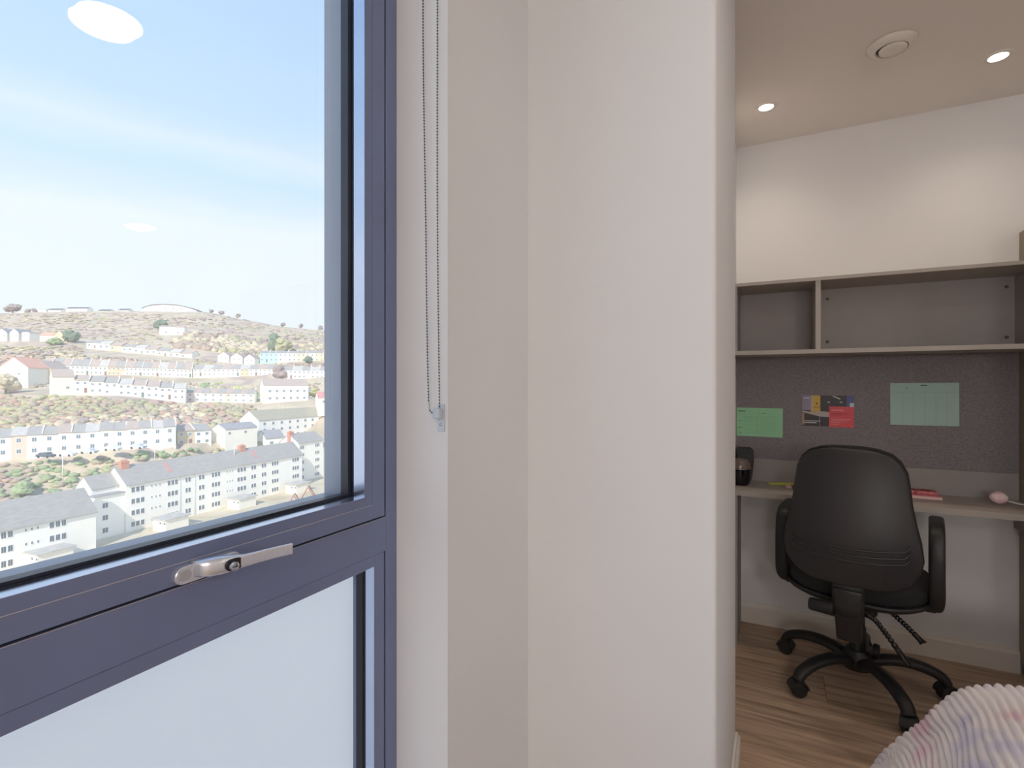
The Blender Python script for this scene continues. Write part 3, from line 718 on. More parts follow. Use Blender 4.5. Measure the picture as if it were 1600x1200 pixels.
for s in (-1, 1):
    x = .250*s
    loop = smooth_path([(x, -.135, .45), (x, -.150, .55), (x, -.140, .65), (x, -.10, .695), (x, .0, .705), (x, .10, .695), (x, .135, .64), (x, .10, .55), (x, .05, .47), (x*.98, .0, .415), (x*.97, -.07, .402)], 6, closed=True)
    bm = bmesh.new(); rings = []; nl = len(loop)
    for i, p in enumerate(loop):
        tt = (loop[(i+1) % nl]-loop[i-1]).normalized(); nn_ = Vector((1, 0, 0)).cross(tt).normalized()
        rings.append([bm.verts.new(p+Vector((1, 0, 0))*.024*sup(2*PI*k/16, 3)[0]+nn_*.014*sup(2*PI*k/16, 3)[1]) for k in range(16)])
    for Q, W in zip(rings, rings[1:]+rings[:1]):
        for k in range(16): bm.faces.new((Q[k], Q[(k+1) % 16], W[(k+1) % 16], W[k]))
    for f in bm.faces: f.smooth = True
    bmesh.ops.recalc_face_normals(bm, faces=bm.faces[:])
    # sweep keeps the wide side across x
    ar = obj('armrest', bm, M_black, oc)
    boxo('arm_bracket', M_black, ar, min(s*.10, x), max(s*.10, x), -.075, .02, .383, .405, bev=.006)

# ================================================================= BED AND THROW
bd = thing('bed', 'low bed in the right corner, hidden under the ribbed throw', 'bed', (.95, .55, 0))
boxo('bed_base', mat('bed_base_fabric', g((120, 112, 108)), .9), bd, -.42, .46, -1.05, .96, .04, .26, bev=.01)
boxo('mattress', mat('mattress_white', g((225, 222, 220)), .9), bd, -.42, .46, -1.05, .96, .26, .475, bev=.03)
for sx in (-.38, .42):
    for sy in (-1.0, .92): boxo('leg', M_black, bd, sx-.02, sx+.02, sy-.02, sy+.02, 0, .04)
def throw():
    prof = [(.165, .10), (.195, .17), (.225, .243), (.262, .312), (.312, .392), (.345, .452), (.385, .500), (.44, .524), (.53, .534), (.70, .536), (1.0, .532), (1.42, .530)]
    P = smooth_path([(a, b, 0) for a, b in prof], 24)
    cum = [0]
    for a, b in zip(P, P[1:]): cum.append(cum[-1]+(b-a).length)
    ns = 620; tot = cum[-1]; pts = []
    j = 0
    for i in range(ns+1):
        s = tot*i/ns
        while j < len(cum)-2 and cum[j+1] < s: j += 1
        f_ = (s-cum[j])/max(1e-9, cum[j+1]-cum[j]); p = P[j].lerp(P[j+1], f_); t = (P[j+1]-P[j]).normalized()
        pts.append((s, p.x, p.y, Vector((-t.y, t.x))))
    bm = bmesh.new(); nt_ = 96; V = []
    for k in range(nt_+1):
        q = k/nt_; row_ = []
        for (s, X, Z, nr) in pts:
            edge = .55+1.05*q
            if q < .86: Yv = .50+(1.575-.50)*(q/.86); drop = 0
            else:
                e = (q-.86)/.14*PI/2*1.0; Yv = 1.575+.030*math.sin(min(e, PI/2)); drop = .05*(1-math.cos(e))+.10*max(0, (q-.95)/.05)
            wob = .020*mn.noise(Vector((s*3.2, Yv*4.4, 0)))+.007*mn.noise(Vector((s*11, Yv*12, 4)))
            side = max(0, min(1, (.40-X)/.2))
            wv = wob*(1+2.2*side) + .35*(1.575-Yv)*(.12+0*side)
            ph = (s+wv)/.0185*2*PI
            amp = .0058
            hgt = (amp*(abs(math.sin(ph/2))**.7)*2-amp)*(.8+.5*mn.noise(Vector((s*30, Yv*14, 1))))
            lump = .010*mn.noise(Vector((X*4, Yv*4, 2)))+.008*side*math.sin(Yv*16+s*7)
            hh_ = hgt+lump
            row_.append(bm.verts.new((X+nr.x*hh_-(1.575-Yv)*.0, Yv+(.012*mn.noise(Vector((s*6, 0, 9)))+hgt*.6 if q > .8 else 0), max(.03, Z+nr.y*hh_-drop))))
        V.append(row_)
    for a, b in zip(V, V[1:]):
        for i in range(ns): bm.faces.new((a[i], a[i+1], b[i+1], b[i]))
    for f in bm.faces: f.smooth = True
    bmesh.ops.recalc_face_normals(bm, faces=bm.faces[:])
    m = mat('ribbed_plush', g((236, 224, 224)), .95, noise=(6.5, 2, [g((196, 192, 226)), g((240, 232, 232)), g((244, 234, 230)), g((234, 196, 208))], (1, 1, 1)), bump=(400, .35, .002))
    m.node_tree.nodes['Principled BSDF'].inputs['Sheen Weight'].default_value = .4
    return obj('throw_blanket', bm, m)
tag(throw(), 'fluffy ribbed throw in pale pink and lilac spread over the bed', 'blanket')

# ================================================================= THE VIEW OUTSIDE
def P(px, v, z=None, y=None):
    u = (px-800)/FPX*v
    p = Fv*v+Rv*u
    p.z = z if z is not None else CAMZ+(600-y)/FPX*v
    return p
KX = [0, 100, 200, 300, 400, 520]
# (forward distance, image row of the ground) along each terrace line
KL = [
 [(45, 1240)]*6,
 [(84, None)]*6,
 [(113, None), (124, None), (138, None), (156, None), (176, None), (196, None)],
 [(138, 717), (145, 708), (152, 700), (163, 694), (185, 691), (200, 684)],
 [(150, 709), (157, 701), (164, 694), (175, 687), (204, 684), (212, 682)],
 [(206, 614), (206, 615), (210, 622), (229, 629.5), (234, 631), (224, 638)],
 [(222, 608), (222, 608), (226, 612), (246, 622), (252, 624), (250, 622)],
 [(256, 590), (258, 588), (264, 590), (280, 592), (286, 590), (274, 592)],
 [(272, 584), (274, 580), (280, 580), (296, 583), (300, 582), (292, 583)],
 [(368, 535), (366, 534), (346, 552), (344, 560), (344, 569), (344, 566)],
 [(384, 529), (382, 529), (372, 542), (372, 545), (360, 560), (360, 558)],
 [(470, 512), (470, 510), (450, 518), (450, 521), (470, 532), (480, 540)],
 [(600, 489), (600, 487), (600, 486), (600, 486.5), (600, 502), (600, 517)],
 [(700, 500), (700, 500), (700, 500), (700, 500), (700, 515), (700, 530)],
 [(900, 560), (900, 560), (900, 560), (900, 560), (900, 560), (900, 560)]]
RIDGE = [(-900, 500), (0, 489), (60, 487.5), (150, 486), (215, 485.5), (310, 486), (340, 490), (380, 498), (430, 508), (480, 514), (520, 517), (900, 522)]
def li(x, xs, ys):
    if x <= xs[0]: return ys[0]
    for a, b, c, d_ in zip(xs, xs[1:], ys, ys[1:]):
        if x <= b: return c+(d_-c)*(x-a)/(b-a)
    return ys[-1]
YARD = -34.0
def col(px):
    out = []
    for k, K in enumerate(KL):
        v = li(px, KX, [a[0] for a in K])
        if K[0][1] is None: z = CAMZ+YARD-.3
        elif k == 0: z = CAMZ+YARD-.3
        elif k == 12: z = CAMZ+(600-li(px, [r[0] for r in RIDGE], [r[1] for r in RIDGE]))/FPX*v
        else: z = CAMZ+(600-li(px, KX, [a[1] for a in K]))/FPX*v
        out.append((v, z))
    return out
def ground(px, v):
    c = col(px); z = li(v, [a[0] for a in c], [a[1] for a in c])
    return z
GR = mat('hillside_ground', g((176, 164, 140)), .95, noise=(.045, 7, [g((166, 164, 128)), g((186, 168, 146)), g((206, 190, 162)), g((178, 154, 146)), g((200, 186, 150))], (1, 1, 1)))
bm = bmesh.new(); V = []
cols = [-900+20*i for i in range(36)] + [-180+10*i for i in range(99)]
for px in cols:
    c = col(px); vs = []
    for (v0, z0), (v1, z1) in zip(c, c[1:]):
        k = max(2, int((v1-v0)/7))
        for i in range(k):
            v = v0+(v1-v0)*i/k; z = z0+(z1-z0)*i/k; p = P(px, v, z)
            if v > 200: p.z += 1.0*mn.noise(Vector((p.x*.03, p.y*.03, 0)))*(1 if v < 560 else .4)
            vs.append((v, p))
    # resample to fixed count per column
    vs2 = []
    for i in range(110):
        f_ = i/109; v = 45*(900/45)**f_
        z = ground(px, v); p = P(px, v, z)
        if v > 200 and v < 700: p.z += .8*mn.noise(Vector((p.x*.03, p.y*.03, 0)))
        vs2.append(bm.verts.new(p))
    V.append(vs2)
for a, b in zip(V, V[1:]):
    for i in range(len(a)-1): bm.faces.new((a[i], b[i], b[i+1], a[i+1]))
bmesh.ops.recalc_face_normals(bm, faces=bm.faces[:])
if bm.faces[:][0].normal.z < 0: bmesh.ops.reverse_faces(bm, faces=bm.faces[:])
tr_ = struct(obj('hillside', bm, GR, smooth=True)); tr_['label'] = 'wide valley side of rough grass and terraces rising to the skyline'
M_yard = mat('pale_concrete', g((210, 196, 168)), .9, noise=(.12, 5, [g((192, 176, 144)), g((210, 196, 168)), g((220, 208, 184))], (1, 1, 1)))
bm = bmesh.new()
q = [P(px, v, CAMZ+YARD) for px, v in ((-260, 60), (560, 60), (700, 120), (560, 196), (470, 186), (300, 154), (150, 131), (0, 112), (-260, 95))]
A = [bm.verts.new(p) for p in q]; f_ = bm.faces.new(A); 
if f_.normal.z < 0: f_.normal_flip()
r_ = bmesh.ops.extrude_face_region(bm, geom=[f_]); 
for v in r_['geom']:
    if isinstance(v, bmesh.types.BMVert): v.co.z -= .25
bmesh.ops.recalc_face_normals(bm, faces=bm.faces[:])
yd = struct(obj('courtyard', bm, M_yard))

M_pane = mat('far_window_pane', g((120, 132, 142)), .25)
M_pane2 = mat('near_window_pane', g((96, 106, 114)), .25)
M_sur = mat('white_window_frame', g((240, 240, 238)), .6)
WALLC = {'white': (250, 246, 237), 'cream': (242, 236, 214), 'ivory': (246, 240, 226), 'pink': (240, 214, 208), 'blue': (176, 214, 228), 'tan': (214, 196, 164),
         'green': (216, 230, 210), 'grey': (216, 214, 210), 'yellow': (236, 226, 176), 'brick': (232, 200, 182), 'peach': (238, 206, 182)}
def wm(c): return mat(c+'_render_wall', g(WALLC[c]), .9)
ROOFC = {'slate': (168, 163, 157), 'brown': (186, 168, 156), 'grey': (196, 191, 183), 'red': (206, 144, 136), 'olive': (176, 168, 146), 'orange': (222, 170, 148), 'dark': (160, 158, 160), 'charcoal': (112, 110, 114)}
def rm(c): return mat(c+'_roof_tiles', g(ROOFC[c]), .85, noise=(.8, 4, [g(tuple(k*.93 for k in ROOFC[c])), g(tuple(min(255, k*1.05) for k in ROOFC[c]))], (1, 1, 6)))
M_brick = mat('red_brick', g((206, 140, 116)), .9)
M_brickend = mat('pale_chimney', g((226, 200, 176)), .9)
def unit_window(m):
    bm = bmesh.new()
    box_bm(bm, 0, 1, -.06, .05, 0, 1, 0, 0)
    for x0, x1 in ((.10, .47), (.53, .90)): box_bm(bm, x0, x1, -.075, -.055, .10, .90, 0, 1)
    me = bpy.data.meshes.new('window'); bm.to_mesh(me); bm.free(); me.materials.append(M_sur); me.materials.append(m); return me
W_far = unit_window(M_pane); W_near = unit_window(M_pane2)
def unit_box(name, m):
    bm = bmesh.new(); box_bm(bm, 0, 1, -.06, .04, 0, 1); me = bpy.data.meshes.new(name); bm.to_mesh(me); bm.free(); me.materials.append(m); return me
DOORS = [unit_box('door', mat('door_'+n, g(c), .6)) for n, c in (('brown', (140, 110, 96)), ('green', (110, 130, 120)), ('white', (225, 225, 222)))]
CHIM = {}
def chimney(parent, m, x, y, z, w_=.7, d_=.5, h_=1.2):
    key = (m.name, w_, d_, h_)
    if key not in CHIM:
        bm = bmesh.new(); box_bm(bm, -w_/2, w_/2, -d_/2, d_/2, 0, h_); box_bm(bm, -w_/2-.06, w_/2+.06, -d_/2-.06, d_/2+.06, h_-.15, h_)
        for i in range(2): lathe_bm(bm, [(.09, h_), (.09, h_+.3), (0, h_+.3)], 6, (-w_/4+i*w_/2, 0, 0))
        me = bpy.data.meshes.new('chimney'); bm.to_mesh(me); bm.free(); me.materials.append(m); CHIM[key] = me
    return linked('chimney', CHIM[key], parent, (x, y, z))
def house(name, label, A, B, depth, wh, rise, wall, roof, wins=(), gwins=(), group=None, cat='house', chim=(), door=None, wmesh=None, over=.25, below=2.5, parapet=False, flat=False, cm=None):
    """gable-roofed house; A, B = front bottom corners left and right as seen from the window. Local x along front, y to the back."""
    d = B-A; Lf = math.hypot(d.x, d.y); yaw = math.atan2(d.y, d.x)
    t = thing(name, label, cat, A, yaw, group)
    bm = bmesh.new()
    if flat: box_bm(bm, 0, Lf, 0, depth, -below, wh)
    else: prism_bm(bm, [(0, -below), (depth, -below), (depth, wh), (depth/2, wh+rise), (0, wh)], 'x', 0, Lf)
    obj('walls', bm, wm(wall), t)
    bm = bmesh.new(); th = .18
    if flat: box_bm(bm, -.35, Lf+.35, -.35, depth+.35, wh, wh+.22)
    else:
        sl = rise/(depth/2); o_ = over
        sp = [(-o_, wh-o_*sl+.02), (depth/2, wh+rise+.02), (depth+o_, wh-o_*sl+.02), (depth+o_, wh-o_*sl+th), (depth/2, wh+rise+th+.03), (-o_, wh-o_*sl+th)]
        prism_bm(bm, sp, 'x', -o_*.4, Lf+o_*.4)
    rf = obj('roof', bm, rm(roof), t)
    for (x, z, w_, h_) in wins: linked('window', wmesh or W_far, t, (x*Lf if x <= 1 and w_ < 0 else x, 0, z), (abs(w_), 1, h_))
    for (y_, z, w_, h_) in gwins: linked('window', wmesh or W_far, t, (0, y_+w_, z), (w_, 1, h_), (0, 0, -PI/2))
    if door: linked('door', DOORS[door[2] % 3], t, (door[0], 0, 0), (.95, 1, 2.1))
    for (x, k) in chim: chimney(t, cm or M_brickend, x, depth/2, wh+rise-.3)
    if parapet:
        bm = bmesh.new(); sp = [(-.1, wh-.05), (depth/2, wh+rise+.05), (depth/2, wh+rise+.42), (-.1, wh+.32)]
        prism_bm(bm, sp, 'x', Lf-.12, Lf+.12); obj('parapet', bm, wm('ivory'), t)
    return t
ORD = 'first second third fourth fifth sixth seventh eighth ninth tenth eleventh twelfth thirteenth fourteenth fifteenth sixteenth seventeenth eighteenth nineteenth twentieth'.split()
def terrace(where, p0, p1, n, depth, wh, rise, walls, roofs, name='terraced_house', par=True, wj=.0, storeys=2, group=None):
    """p = (px, v, y row of the ground) for the left and the right end of the row"""
    A = P(p0[0], p0[1], y=p0[2]); B = P(p1[0], p1[1], y=p1[2])
    for i in range(n):
        a = A.lerp(B, i/n); b = A.lerp(B, (i+1)/n); z = min(a.z, b.z); z = (a.z+b.z)/2
        a = a.copy(); b = b.copy(); a.z = z; b.z = z; Lf = math.hypot(b.x-a.x, b.y-a.y)
        wc = walls[i % len(walls)]; rc = roofs[i % len(roofs)]
        wins = []; sh = wh/storeys
        for s in range(storeys):
            zz = s*sh+sh*.34; hh_ = sh*.45
            if Lf > 3.6:
                wins.append((Lf*.12, zz, Lf*.22, hh_))
                if s > 0 or i % 2: wins.append((Lf*.62, zz, Lf*.22, hh_))
            else: wins.append((Lf*.3, zz, Lf*.36, hh_))
        house(name, '%s terraced house, %s from the left in the %s' % (wc, ORD[i], where), a, b, depth, wh*(1+wj*math.sin(i*2.3)), rise, wc, rc, wins,
              chim=[(Lf-.2, 0)] if (i*7) % 3 != 1 else [], door=(Lf*.66, 0, i) if Lf > 3.6 and i % 2 == 0 else None, parapet=par and i % 2 == 0, group=group or 'houses of the '+where)

# --- the big apartment blocks just below
M_curb = None
def along(A, B, px):
    """distance along the front line A-B at which image column px meets it"""
    ua, va = A.dot(Rv), A.dot(Fv); ub, vb = B.dot(Rv), B.dot(Fv); k = (px-800)/FPX
    t = (k*va-ua)/((ub-ua)-k*(vb-va)); return t*math.hypot(B.x-A.x, B.y-A.y)
GZ = CAMZ+YARD
def block(label, A, B, depth, wh, rise, roof, groups, storeys, s0, sh, gw=(), below=.4, name='apartment_block'):
    wins = []
    for (pa, pb, n, small, sk) in groups:
        a, b = along(A, B, pa), along(A, B, pb); wd_ = (b-a)/n
        for s in range(storeys):
            if s in sk: continue
            for i in range(n):
                if small: wins.append((a+wd_*(i+.3), s0+s*sh+.5, wd_*.28, .55))
                else: wins.append((a+wd_*(i+.08), s0+s*sh, wd_*.84, 1.35))
    return house(name, label, A, B, depth, wh, rise, 'white', roof, wins, gwins=gw, cat='building', wmesh=W_near, over=.45, below=below)
A = P(197, 117.7, GZ); B = P(472, 169.5, GZ)
bB = block('long white four-storey apartment block with two brick chimneys', A, B, 8, 11.05, 3.7, 'slate',
      [(204, 226, 3, 0, ()), (234, 253, 3, 1, ()), (261, 278, 3, 0, ()), (289, 298, 2, 0, ()), (310, 319.5, 2, 0, ()), (330, 344, 3, 0, ()), (353, 365, 3, 1, ()),
       (370, 384.5, 3, 0, ()), (392, 400, 2, 0, ()), (408, 416, 2, 0, ()), (424, 435, 3, 0, ()), (456, 467, 3, 0, ())], 4, .9, 2.65)
bm = bmesh.new(); box_bm(bm, -.9, .9, -.55, .55, -1.6, 2.0); box_bm(bm, -1.0, 1.0, -.65, .65, 1.7, 1.9)
for k in range(4): lathe_bm(bm, [(.14, 2), (.11, 2.4), (0, 2.4)], 8, (-.6+.4*k, 0, 0))
me = bpy.data.meshes.new('brick_chimney'); bm.to_mesh(me); bm.free(); me.materials.append(M_brick)
Lb = math.hypot(B.x-A.x, B.y-A.y)
linked('brick_chimney', me, bB, (1.8, 3.6, 13.9)); linked('brick_chimney', me, bB, (along(A, B, 392), 3.6, 13.9))
for px in (268, 403):
    bm = bmesh.new(); sl = 3.7/4
    box_bm(bm, 0, .9, .9, 3.2, .0, .06)
    for v in bm.verts: v.co.z += 11.05+v.co.y*sl+.22
    obj('red_tile_strip', bm, mat('red_ridge_tiles', g((206, 146, 136)), .9), bB, loc=(along(A, B, px), 0, 0))
for px in (304, 281): 
    bm = bmesh.new(); tube_bm(bm, [(0, 0, 0), (0, 0, 11)], .06, 6); obj('drainpipe', bm, mat('pale_pipe', g((205, 220, 222)), .6), bB, loc=(along(A, B, px), -.08, 0))
A = P(0, 92.2, GZ) - (P(150, 106.5, GZ)-P(0, 92.2, GZ)).normalized()*26; B = P(150, 106.5, GZ)
block('white three-storey block with a grey roof nearest the window, left', A, B, 8.4, 7.9, 4.2, 'slate',
      [(-60, -40, 3, 0, ()), (0, 21, 2, 0, ()), (36, 64, 3, 1, ()), (76, 104, 3, 0, ())], 3, .9, 2.6)
# link with stair tower between them
A = P(150, 117.5, GZ); B = P(197, 117.5, GZ)
nrm = (P(472, 169.5, GZ)-P(197, 117.7, GZ)).normalized(); bk = Vector((-nrm.y, nrm.x, 0))
B0 = P(197, 117.7, GZ)
lk = house('stair_link', 'low white link building in shadow between the two apartment blocks', B0-nrm*6.2+bk*.4, B0-nrm*.05+bk*.4, 1.8, 9.3, .2, 'white', 'dark', [(1.4, 1.0, 1.3, 1.3), (1.4, 3.8, 1.3, 1.3), (1.4, 6.5, 1.3, 1.3)], cat='building', wmesh=W_near, below=.4, flat=True)
house('stair_tower', 'white gabled stair tower behind the low link building', B0-nrm*5.7+bk*2.4, B0-nrm*.05+bk*2.4, 5.4, 10.8, 2.5, 'white', 'slate', [], cat='building', below=.4)
# right block C
A = P(466, 178, GZ); B = A+nrm*12.5
cC = block('white block with one brick chimney beyond the long block, right', A, B, 8, 13.6, 2.8, 'slate', [(468, 475, 3, 0, ()), (492, 499, 3, 0, ())], 5, .8, 2.6)
linked('brick_chimney', me, cC, (.4, 3.8, 15.3))
house('white_annex', 'plain white annex wall at the far right end of the blocks', B, B+nrm*9, 8, 10.5, .2, 'green', 'grey', [(2, 7, 1, 1)], cat='building', flat=True, wmesh=W_near)
house('white_tower_house', 'white gable behind the right end of the long block', P(415, 186, y=700), P(444, 192, y=698), 6, 3.4, 2.6, 'white', 'dark', [(1.5, 1.2, 1.5, 1)], cat='building')
# small flat-roofed stores in the yard
SH = [(30, 96, 'pale flat-roofed shed in the yard nearest the window frame'), (232, 120, 'flat-roofed shed in front of the long block, left one'),
      (349, 141, 'flat-roofed shed in front of the long block, middle one'), (440, 161, 'flat-roofed shed in front of the long block, right one')]
for px, v, lab in SH:
    A = P(px, v, GZ)-bk*1.5; B = A+nrm*1; A2 = A
    t = thing('yard_shed', lab, 'shed', A2, math.atan2(nrm.y, nrm.x), 'flat-roofed sheds in the yard')
    bm = bmesh.new(); box_bm(bm, 0, 5.6, -4.2, 0, 0, 2.7); obj('walls', bm, wm('ivory'), t)
    bm = bmesh.new(); box_bm(bm, -.4, 6.0, -4.6, .4, 2.7, 2.95); obj('flat_roof', bm, rm('grey'), t)
    for i in range(2): linked('window', W_near, t, (0, -2.2-i*1.3, 1.7), (.7, 1, .5), (0, 0, -PI/2))
    bm = bmesh.new(); box_bm(bm, 5.6, 5.64, -2.8, -1.7, 0, 2.05); obj('door', bm, mat('door_brown', (0, 0, 0)), t)
# timber climbing frames
M_red = mat('red_timber', g((176, 110, 92)), .8)
for (px, v, sc, lab) in ((460, 145, 3.0, 'red timber A-frame climbing frame in the yard, left one'), (482, 150, 4.2, 'taller red timber A-frame climbing frame in the yard, right one')):
    t = thing('climbing_frame', lab, 'climbing frame', P(px, v, GZ), YAW+.3, 'climbing frames in the yard')
    for y_ in (-1.4, 1.4):
        for s in (-1, 1):
            bm = bmesh.new(); tube_bm(bm, [(s*sc*.55, y_, 0), (0, y_, sc)], .14, 6); obj('beam', bm, M_red, t)
    bm = bmesh.new(); tube_bm(bm, [(0, -1.5, sc), (0, 1.5, sc)], .12, 6); obj('ridge_beam', bm, M_red, t)
    for k in range(1, 5):
        f_ = k/5; bm = bmesh.new(); tube_bm(bm, [(-sc*.55*(1-f_), -1.4, sc*f_), (-sc*.55*(1-f_), 1.4, sc*f_)], .07, 6); obj('rung', bm, M_red, t)

# --- terraces up the hill
W1 = ['white', 'brick', 'white', 'cream', 'white', 'ivory', 'white', 'cream', 'ivory', 'white', 'grey', 'white']
terrace('row above the apartment blocks', (-60, 133, 722), (275, 160, 695.5), 15, 8, 5.9, 1.9, ['white', 'ivory', 'white', 'brick', 'white', 'cream', 'white', 'ivory', 'white', 'cream', 'cream', 'ivory', 'white', 'white', 'grey'], ['slate', 'brown', 'slate', 'grey', 'slate'], wj=.02)
terrace('short row by the tall lime tree', (277, 163, 697), (330, 171, 695), 2, 8, 4.8, 1.8, ['tan', 'white'], ['brown', 'slate'])
house('villa', 'grey roofed ivory house right of the tall lime tree', P(352, 172, y=694), P(402, 183, y=690), 7, 4.9, 1.6, 'ivory', 'dark', [(1, 3, 1, 1), (7, 3, 1, 1)])
A, B = P(404, 190, y=691), P(518, 226, y=676)
house('long_white_block', 'long white three-storey row with olive roof above the blocks', A, B, 9.5, 8.0, 3.4, 'white', 'olive',
      [(2+i*4.1, z, 1.3, 1.2) for i in range(9) for z in (1.0, 3.6, 6.0)], gwins=[(2.4, 6, 1.1, 1.1), (5.6, 6, 1.1, 1.1)], cat='building')
terrace('second row up, left part', (116, 208, 613), (290, 226, 626.5), 8, 8, 5.2, 2.0, ['cream', 'cream', 'white', 'white', 'white', 'white', 'white', 'ivory'], ['brown', 'slate', 'slate', 'grey', 'brown', 'brown', 'slate', 'grey'], par=True)
house('gable_house', 'cream gable-ended house at the left end of the second row', P(82, 203, y=612), P(116, 208, y=613), 7, 6.0, 2.8, 'cream', 'brown', [(4, 1, 1.2, 1.2)], gwins=[(2, 3.5, 1, 1)])
terrace('pastel row, second row up', (291, 232, 628.5), (398, 240, 630), 9, 8, 4.4, 1.9, ['pink', 'white', 'grey', 'cream', 'green', 'peach', 'white', 'white', 'green'], ['slate', 'brown', 'slate', 'brown'], par=False)
A, B = P(412, 236, y=628), P(482, 247, y=624)
house('tall_white_house', 'tall plain white gabled house at the centre right', A, B, 10.5, 7.6, 3.0, 'white', 'brown', [(2+i*3.0, z, 1.3, 1.3) for i in range(7) for z in (1, 4.3)], gwins=[(3, 4.4, 1, 1)], cat='house')
house('red_roof_house', 'white house with a red roof at the right of the window view', P(497, 218, y=641), P(530, 222, y=641), 9, 5.2, 2.4, 'white', 'red', [(1.6, 2.9, 1.1, 1.4), (5.6, 2.9, 1.4, 1.2)])
house('small_gable_house', 'small cream gable house behind the red roof', P(509, 250, y=616), P(530, 252, y=616), 8, 4, 2.4, 'cream', 'grey', [])
# big gables at the far left
A = P(44, 232, y=602)
def gable_front(lab, pxl, pxr, v, yb, wh, rise, wall, roof, length, name='gable_house'):
    """house whose gable end faces the window: local x runs away from the viewer"""
    a = P(pxl, v, y=yb); b = P(pxr, v, y=yb); wdt = (b-a).length
    t = thing(name, lab, 'house', a, math.atan2((b-a).y, (b-a).x))
    bm = bmesh.new(); prism_bm(bm, [(0, -2.5), (wdt, -2.5), (wdt, wh), (wdt/2, wh+rise), (0, wh)], 'y', 0, length); obj('walls', bm, wm(wall), t)
    bm = bmesh.new(); sl = rise/(wdt/2); o_ = .3
    prism_bm(bm, [(-o_, wh-o_*sl+.02), (wdt/2, wh+rise+.02), (wdt+o_, wh-o_*sl+.02), (wdt+o_, wh-o_*sl+.2), (wdt/2, wh+rise+.24), (-o_, wh-o_*sl+.2)], 'y', -.25, length+.2)
    obj('roof', bm, rm(roof), t)
    linked('window', W_far, t, (wdt*.25, 0, wh*.55), (1, 1, 1.1)); linked('window', W_far, t, (wdt*.65, 0, wh*.55), (1, 1, 1.1))
    chimney(t, M_brickend, wdt/2, length*.7, wh+rise-.3)
gable_front('large ivory gable end at the far left of the view', -2, 44, 226, 600, 7.2, 4.6, 'ivory', 'orange', 12)
gable_front('tan gable house with pale verges beside the large ivory gable', 45, 79, 236, 592, 4.6, 3.7, 'tan', 'brown', 10)
terrace('long third row', (66, 258, 584), (300, 284, 590), 17, 9, 4.6, 3.4, ['white', 'ivory', 'white', 'cream', 'white', 'white', 'ivory', 'tan', 'tan', 'white', 'ivory', 'white', 'cream'], ['brown', 'slate', 'brown', 'slate', 'slate', 'brown', 'grey'], par=True)
terrace('third row, right part', (302, 284, 588), (432, 292, 587), 9, 9, 3.9, 2.4, ['white', 'ivory', 'cream', 'white', 'white', 'tan', 'white', 'white', 'cream'], ['slate', 'grey', 'slate', 'brown'], par=False)
terrace('third row, far right end', (444, 276, 592), (540, 284, 593), 7, 8, 4.8, 2.0, ['white', 'ivory', 'cream', 'white', 'white', 'cream', 'ivory'], ['slate', 'grey'], par=True)
terrace('painted row under the trees', (406, 344, 566), (506, 352, 566), 7, 8, 6.2, 1.6, ['blue', 'blue', 'white', 'pink', 'peach', 'cream', 'yellow'], ['dark', 'slate'], par=True)
for i, (a, b, yb, w1) in enumerate(((340, 358, 566, 'ivory'), (360, 379, 568, 'white'), (381, 398, 570, 'ivory'))):
    gable_front('%s of three pale gable cottages left of the painted row' % ('left one', 'middle one', 'right one')[i], a, b, 338, yb, 4.2, 2.6, w1, 'brown', 9, 'cottage')
terrace('low fourth row', (135, 346, 543), (300, 346, 562), 9, 8, 3.6, 2.2, ['white', 'cream', 'tan', 'ivory', 'white', 'cream', 'cream', 'grey', 'white'], ['slate', 'grey', 'brown'], par=False, storeys=1, name='cottage')
house('white_hall', 'long white hall standing alone on the brown slope', P(249, 436, y=524.5), P(288, 442, y=523.5), 10, 7.6, 1.6, 'white', 'brown', [(13, 2, 1.5, 2), (17, 2, 1.5, 2), (4, 2, 1.5, 2)], cat='building')
for i, (a, b) in enumerate(((-6, 11), (15, 29), (34, 46))):
    gable_front('%s of three white houses high on the left slope' % ('left one', 'middle one', 'right one')[i], a, b, 372, 533, 6.2, 2.8 if i < 2 else .5, 'white', 'dark', 12, 'hill_house')
house('farmhouse', 'cream farmhouse with orange roof left of the dark green bushes', P(62, 368, y=534), P(84, 370, y=534), 8, 4.4, 2.4, 'cream', 'orange', [(2, 1.4, 1, 1), (6, 1.4, 1, 1)])
gable_front('tan gable beside the orange-roofed farmhouse', 84, 100, 368, 533, 4.2, 3.2, 'tan', 'brown', 9, 'barn')
# skyline buildings
for i, (a, b, w_, ro, hh_) in enumerate(((28, 38, 'cream', 'grey', 1.8), (61, 72, 'ivory', 'grey', 3.4), (75, 95, 'white', 'charcoal', 3.4), (103, 136, 'white', 'charcoal', 5.0), (153, 171, 'ivory', 'charcoal', 2.4), (184, 200, 'white', 'charcoal', 3.2))):
    house('skyline_house', 'pale house on the skyline, %s from the left' % ORD[i], P(a, 598, y=489), P(b, 598, y=488), 9, hh_, 2.2, w_, ro, [(3, .6, 1.5, 1.3), (8, .6, 1.5, 1.3)] if hh_ > 3 else [], group='houses on the skyline')
t = thing('crescent_building', 'long low white curved building on the crest of the hill', 'building', P(260, 600, y=487), YAW)
bm = bmesh.new(); bm2 = bmesh.new(); F_ = []; n = 24
for i in range(n+1):
    u = -33+66*i/n; hh_ = 8.2*max(0.12, 1-(abs(u+4)/40)**2.6); yv = .006*u*u
    F_.append((u, yv, hh_))
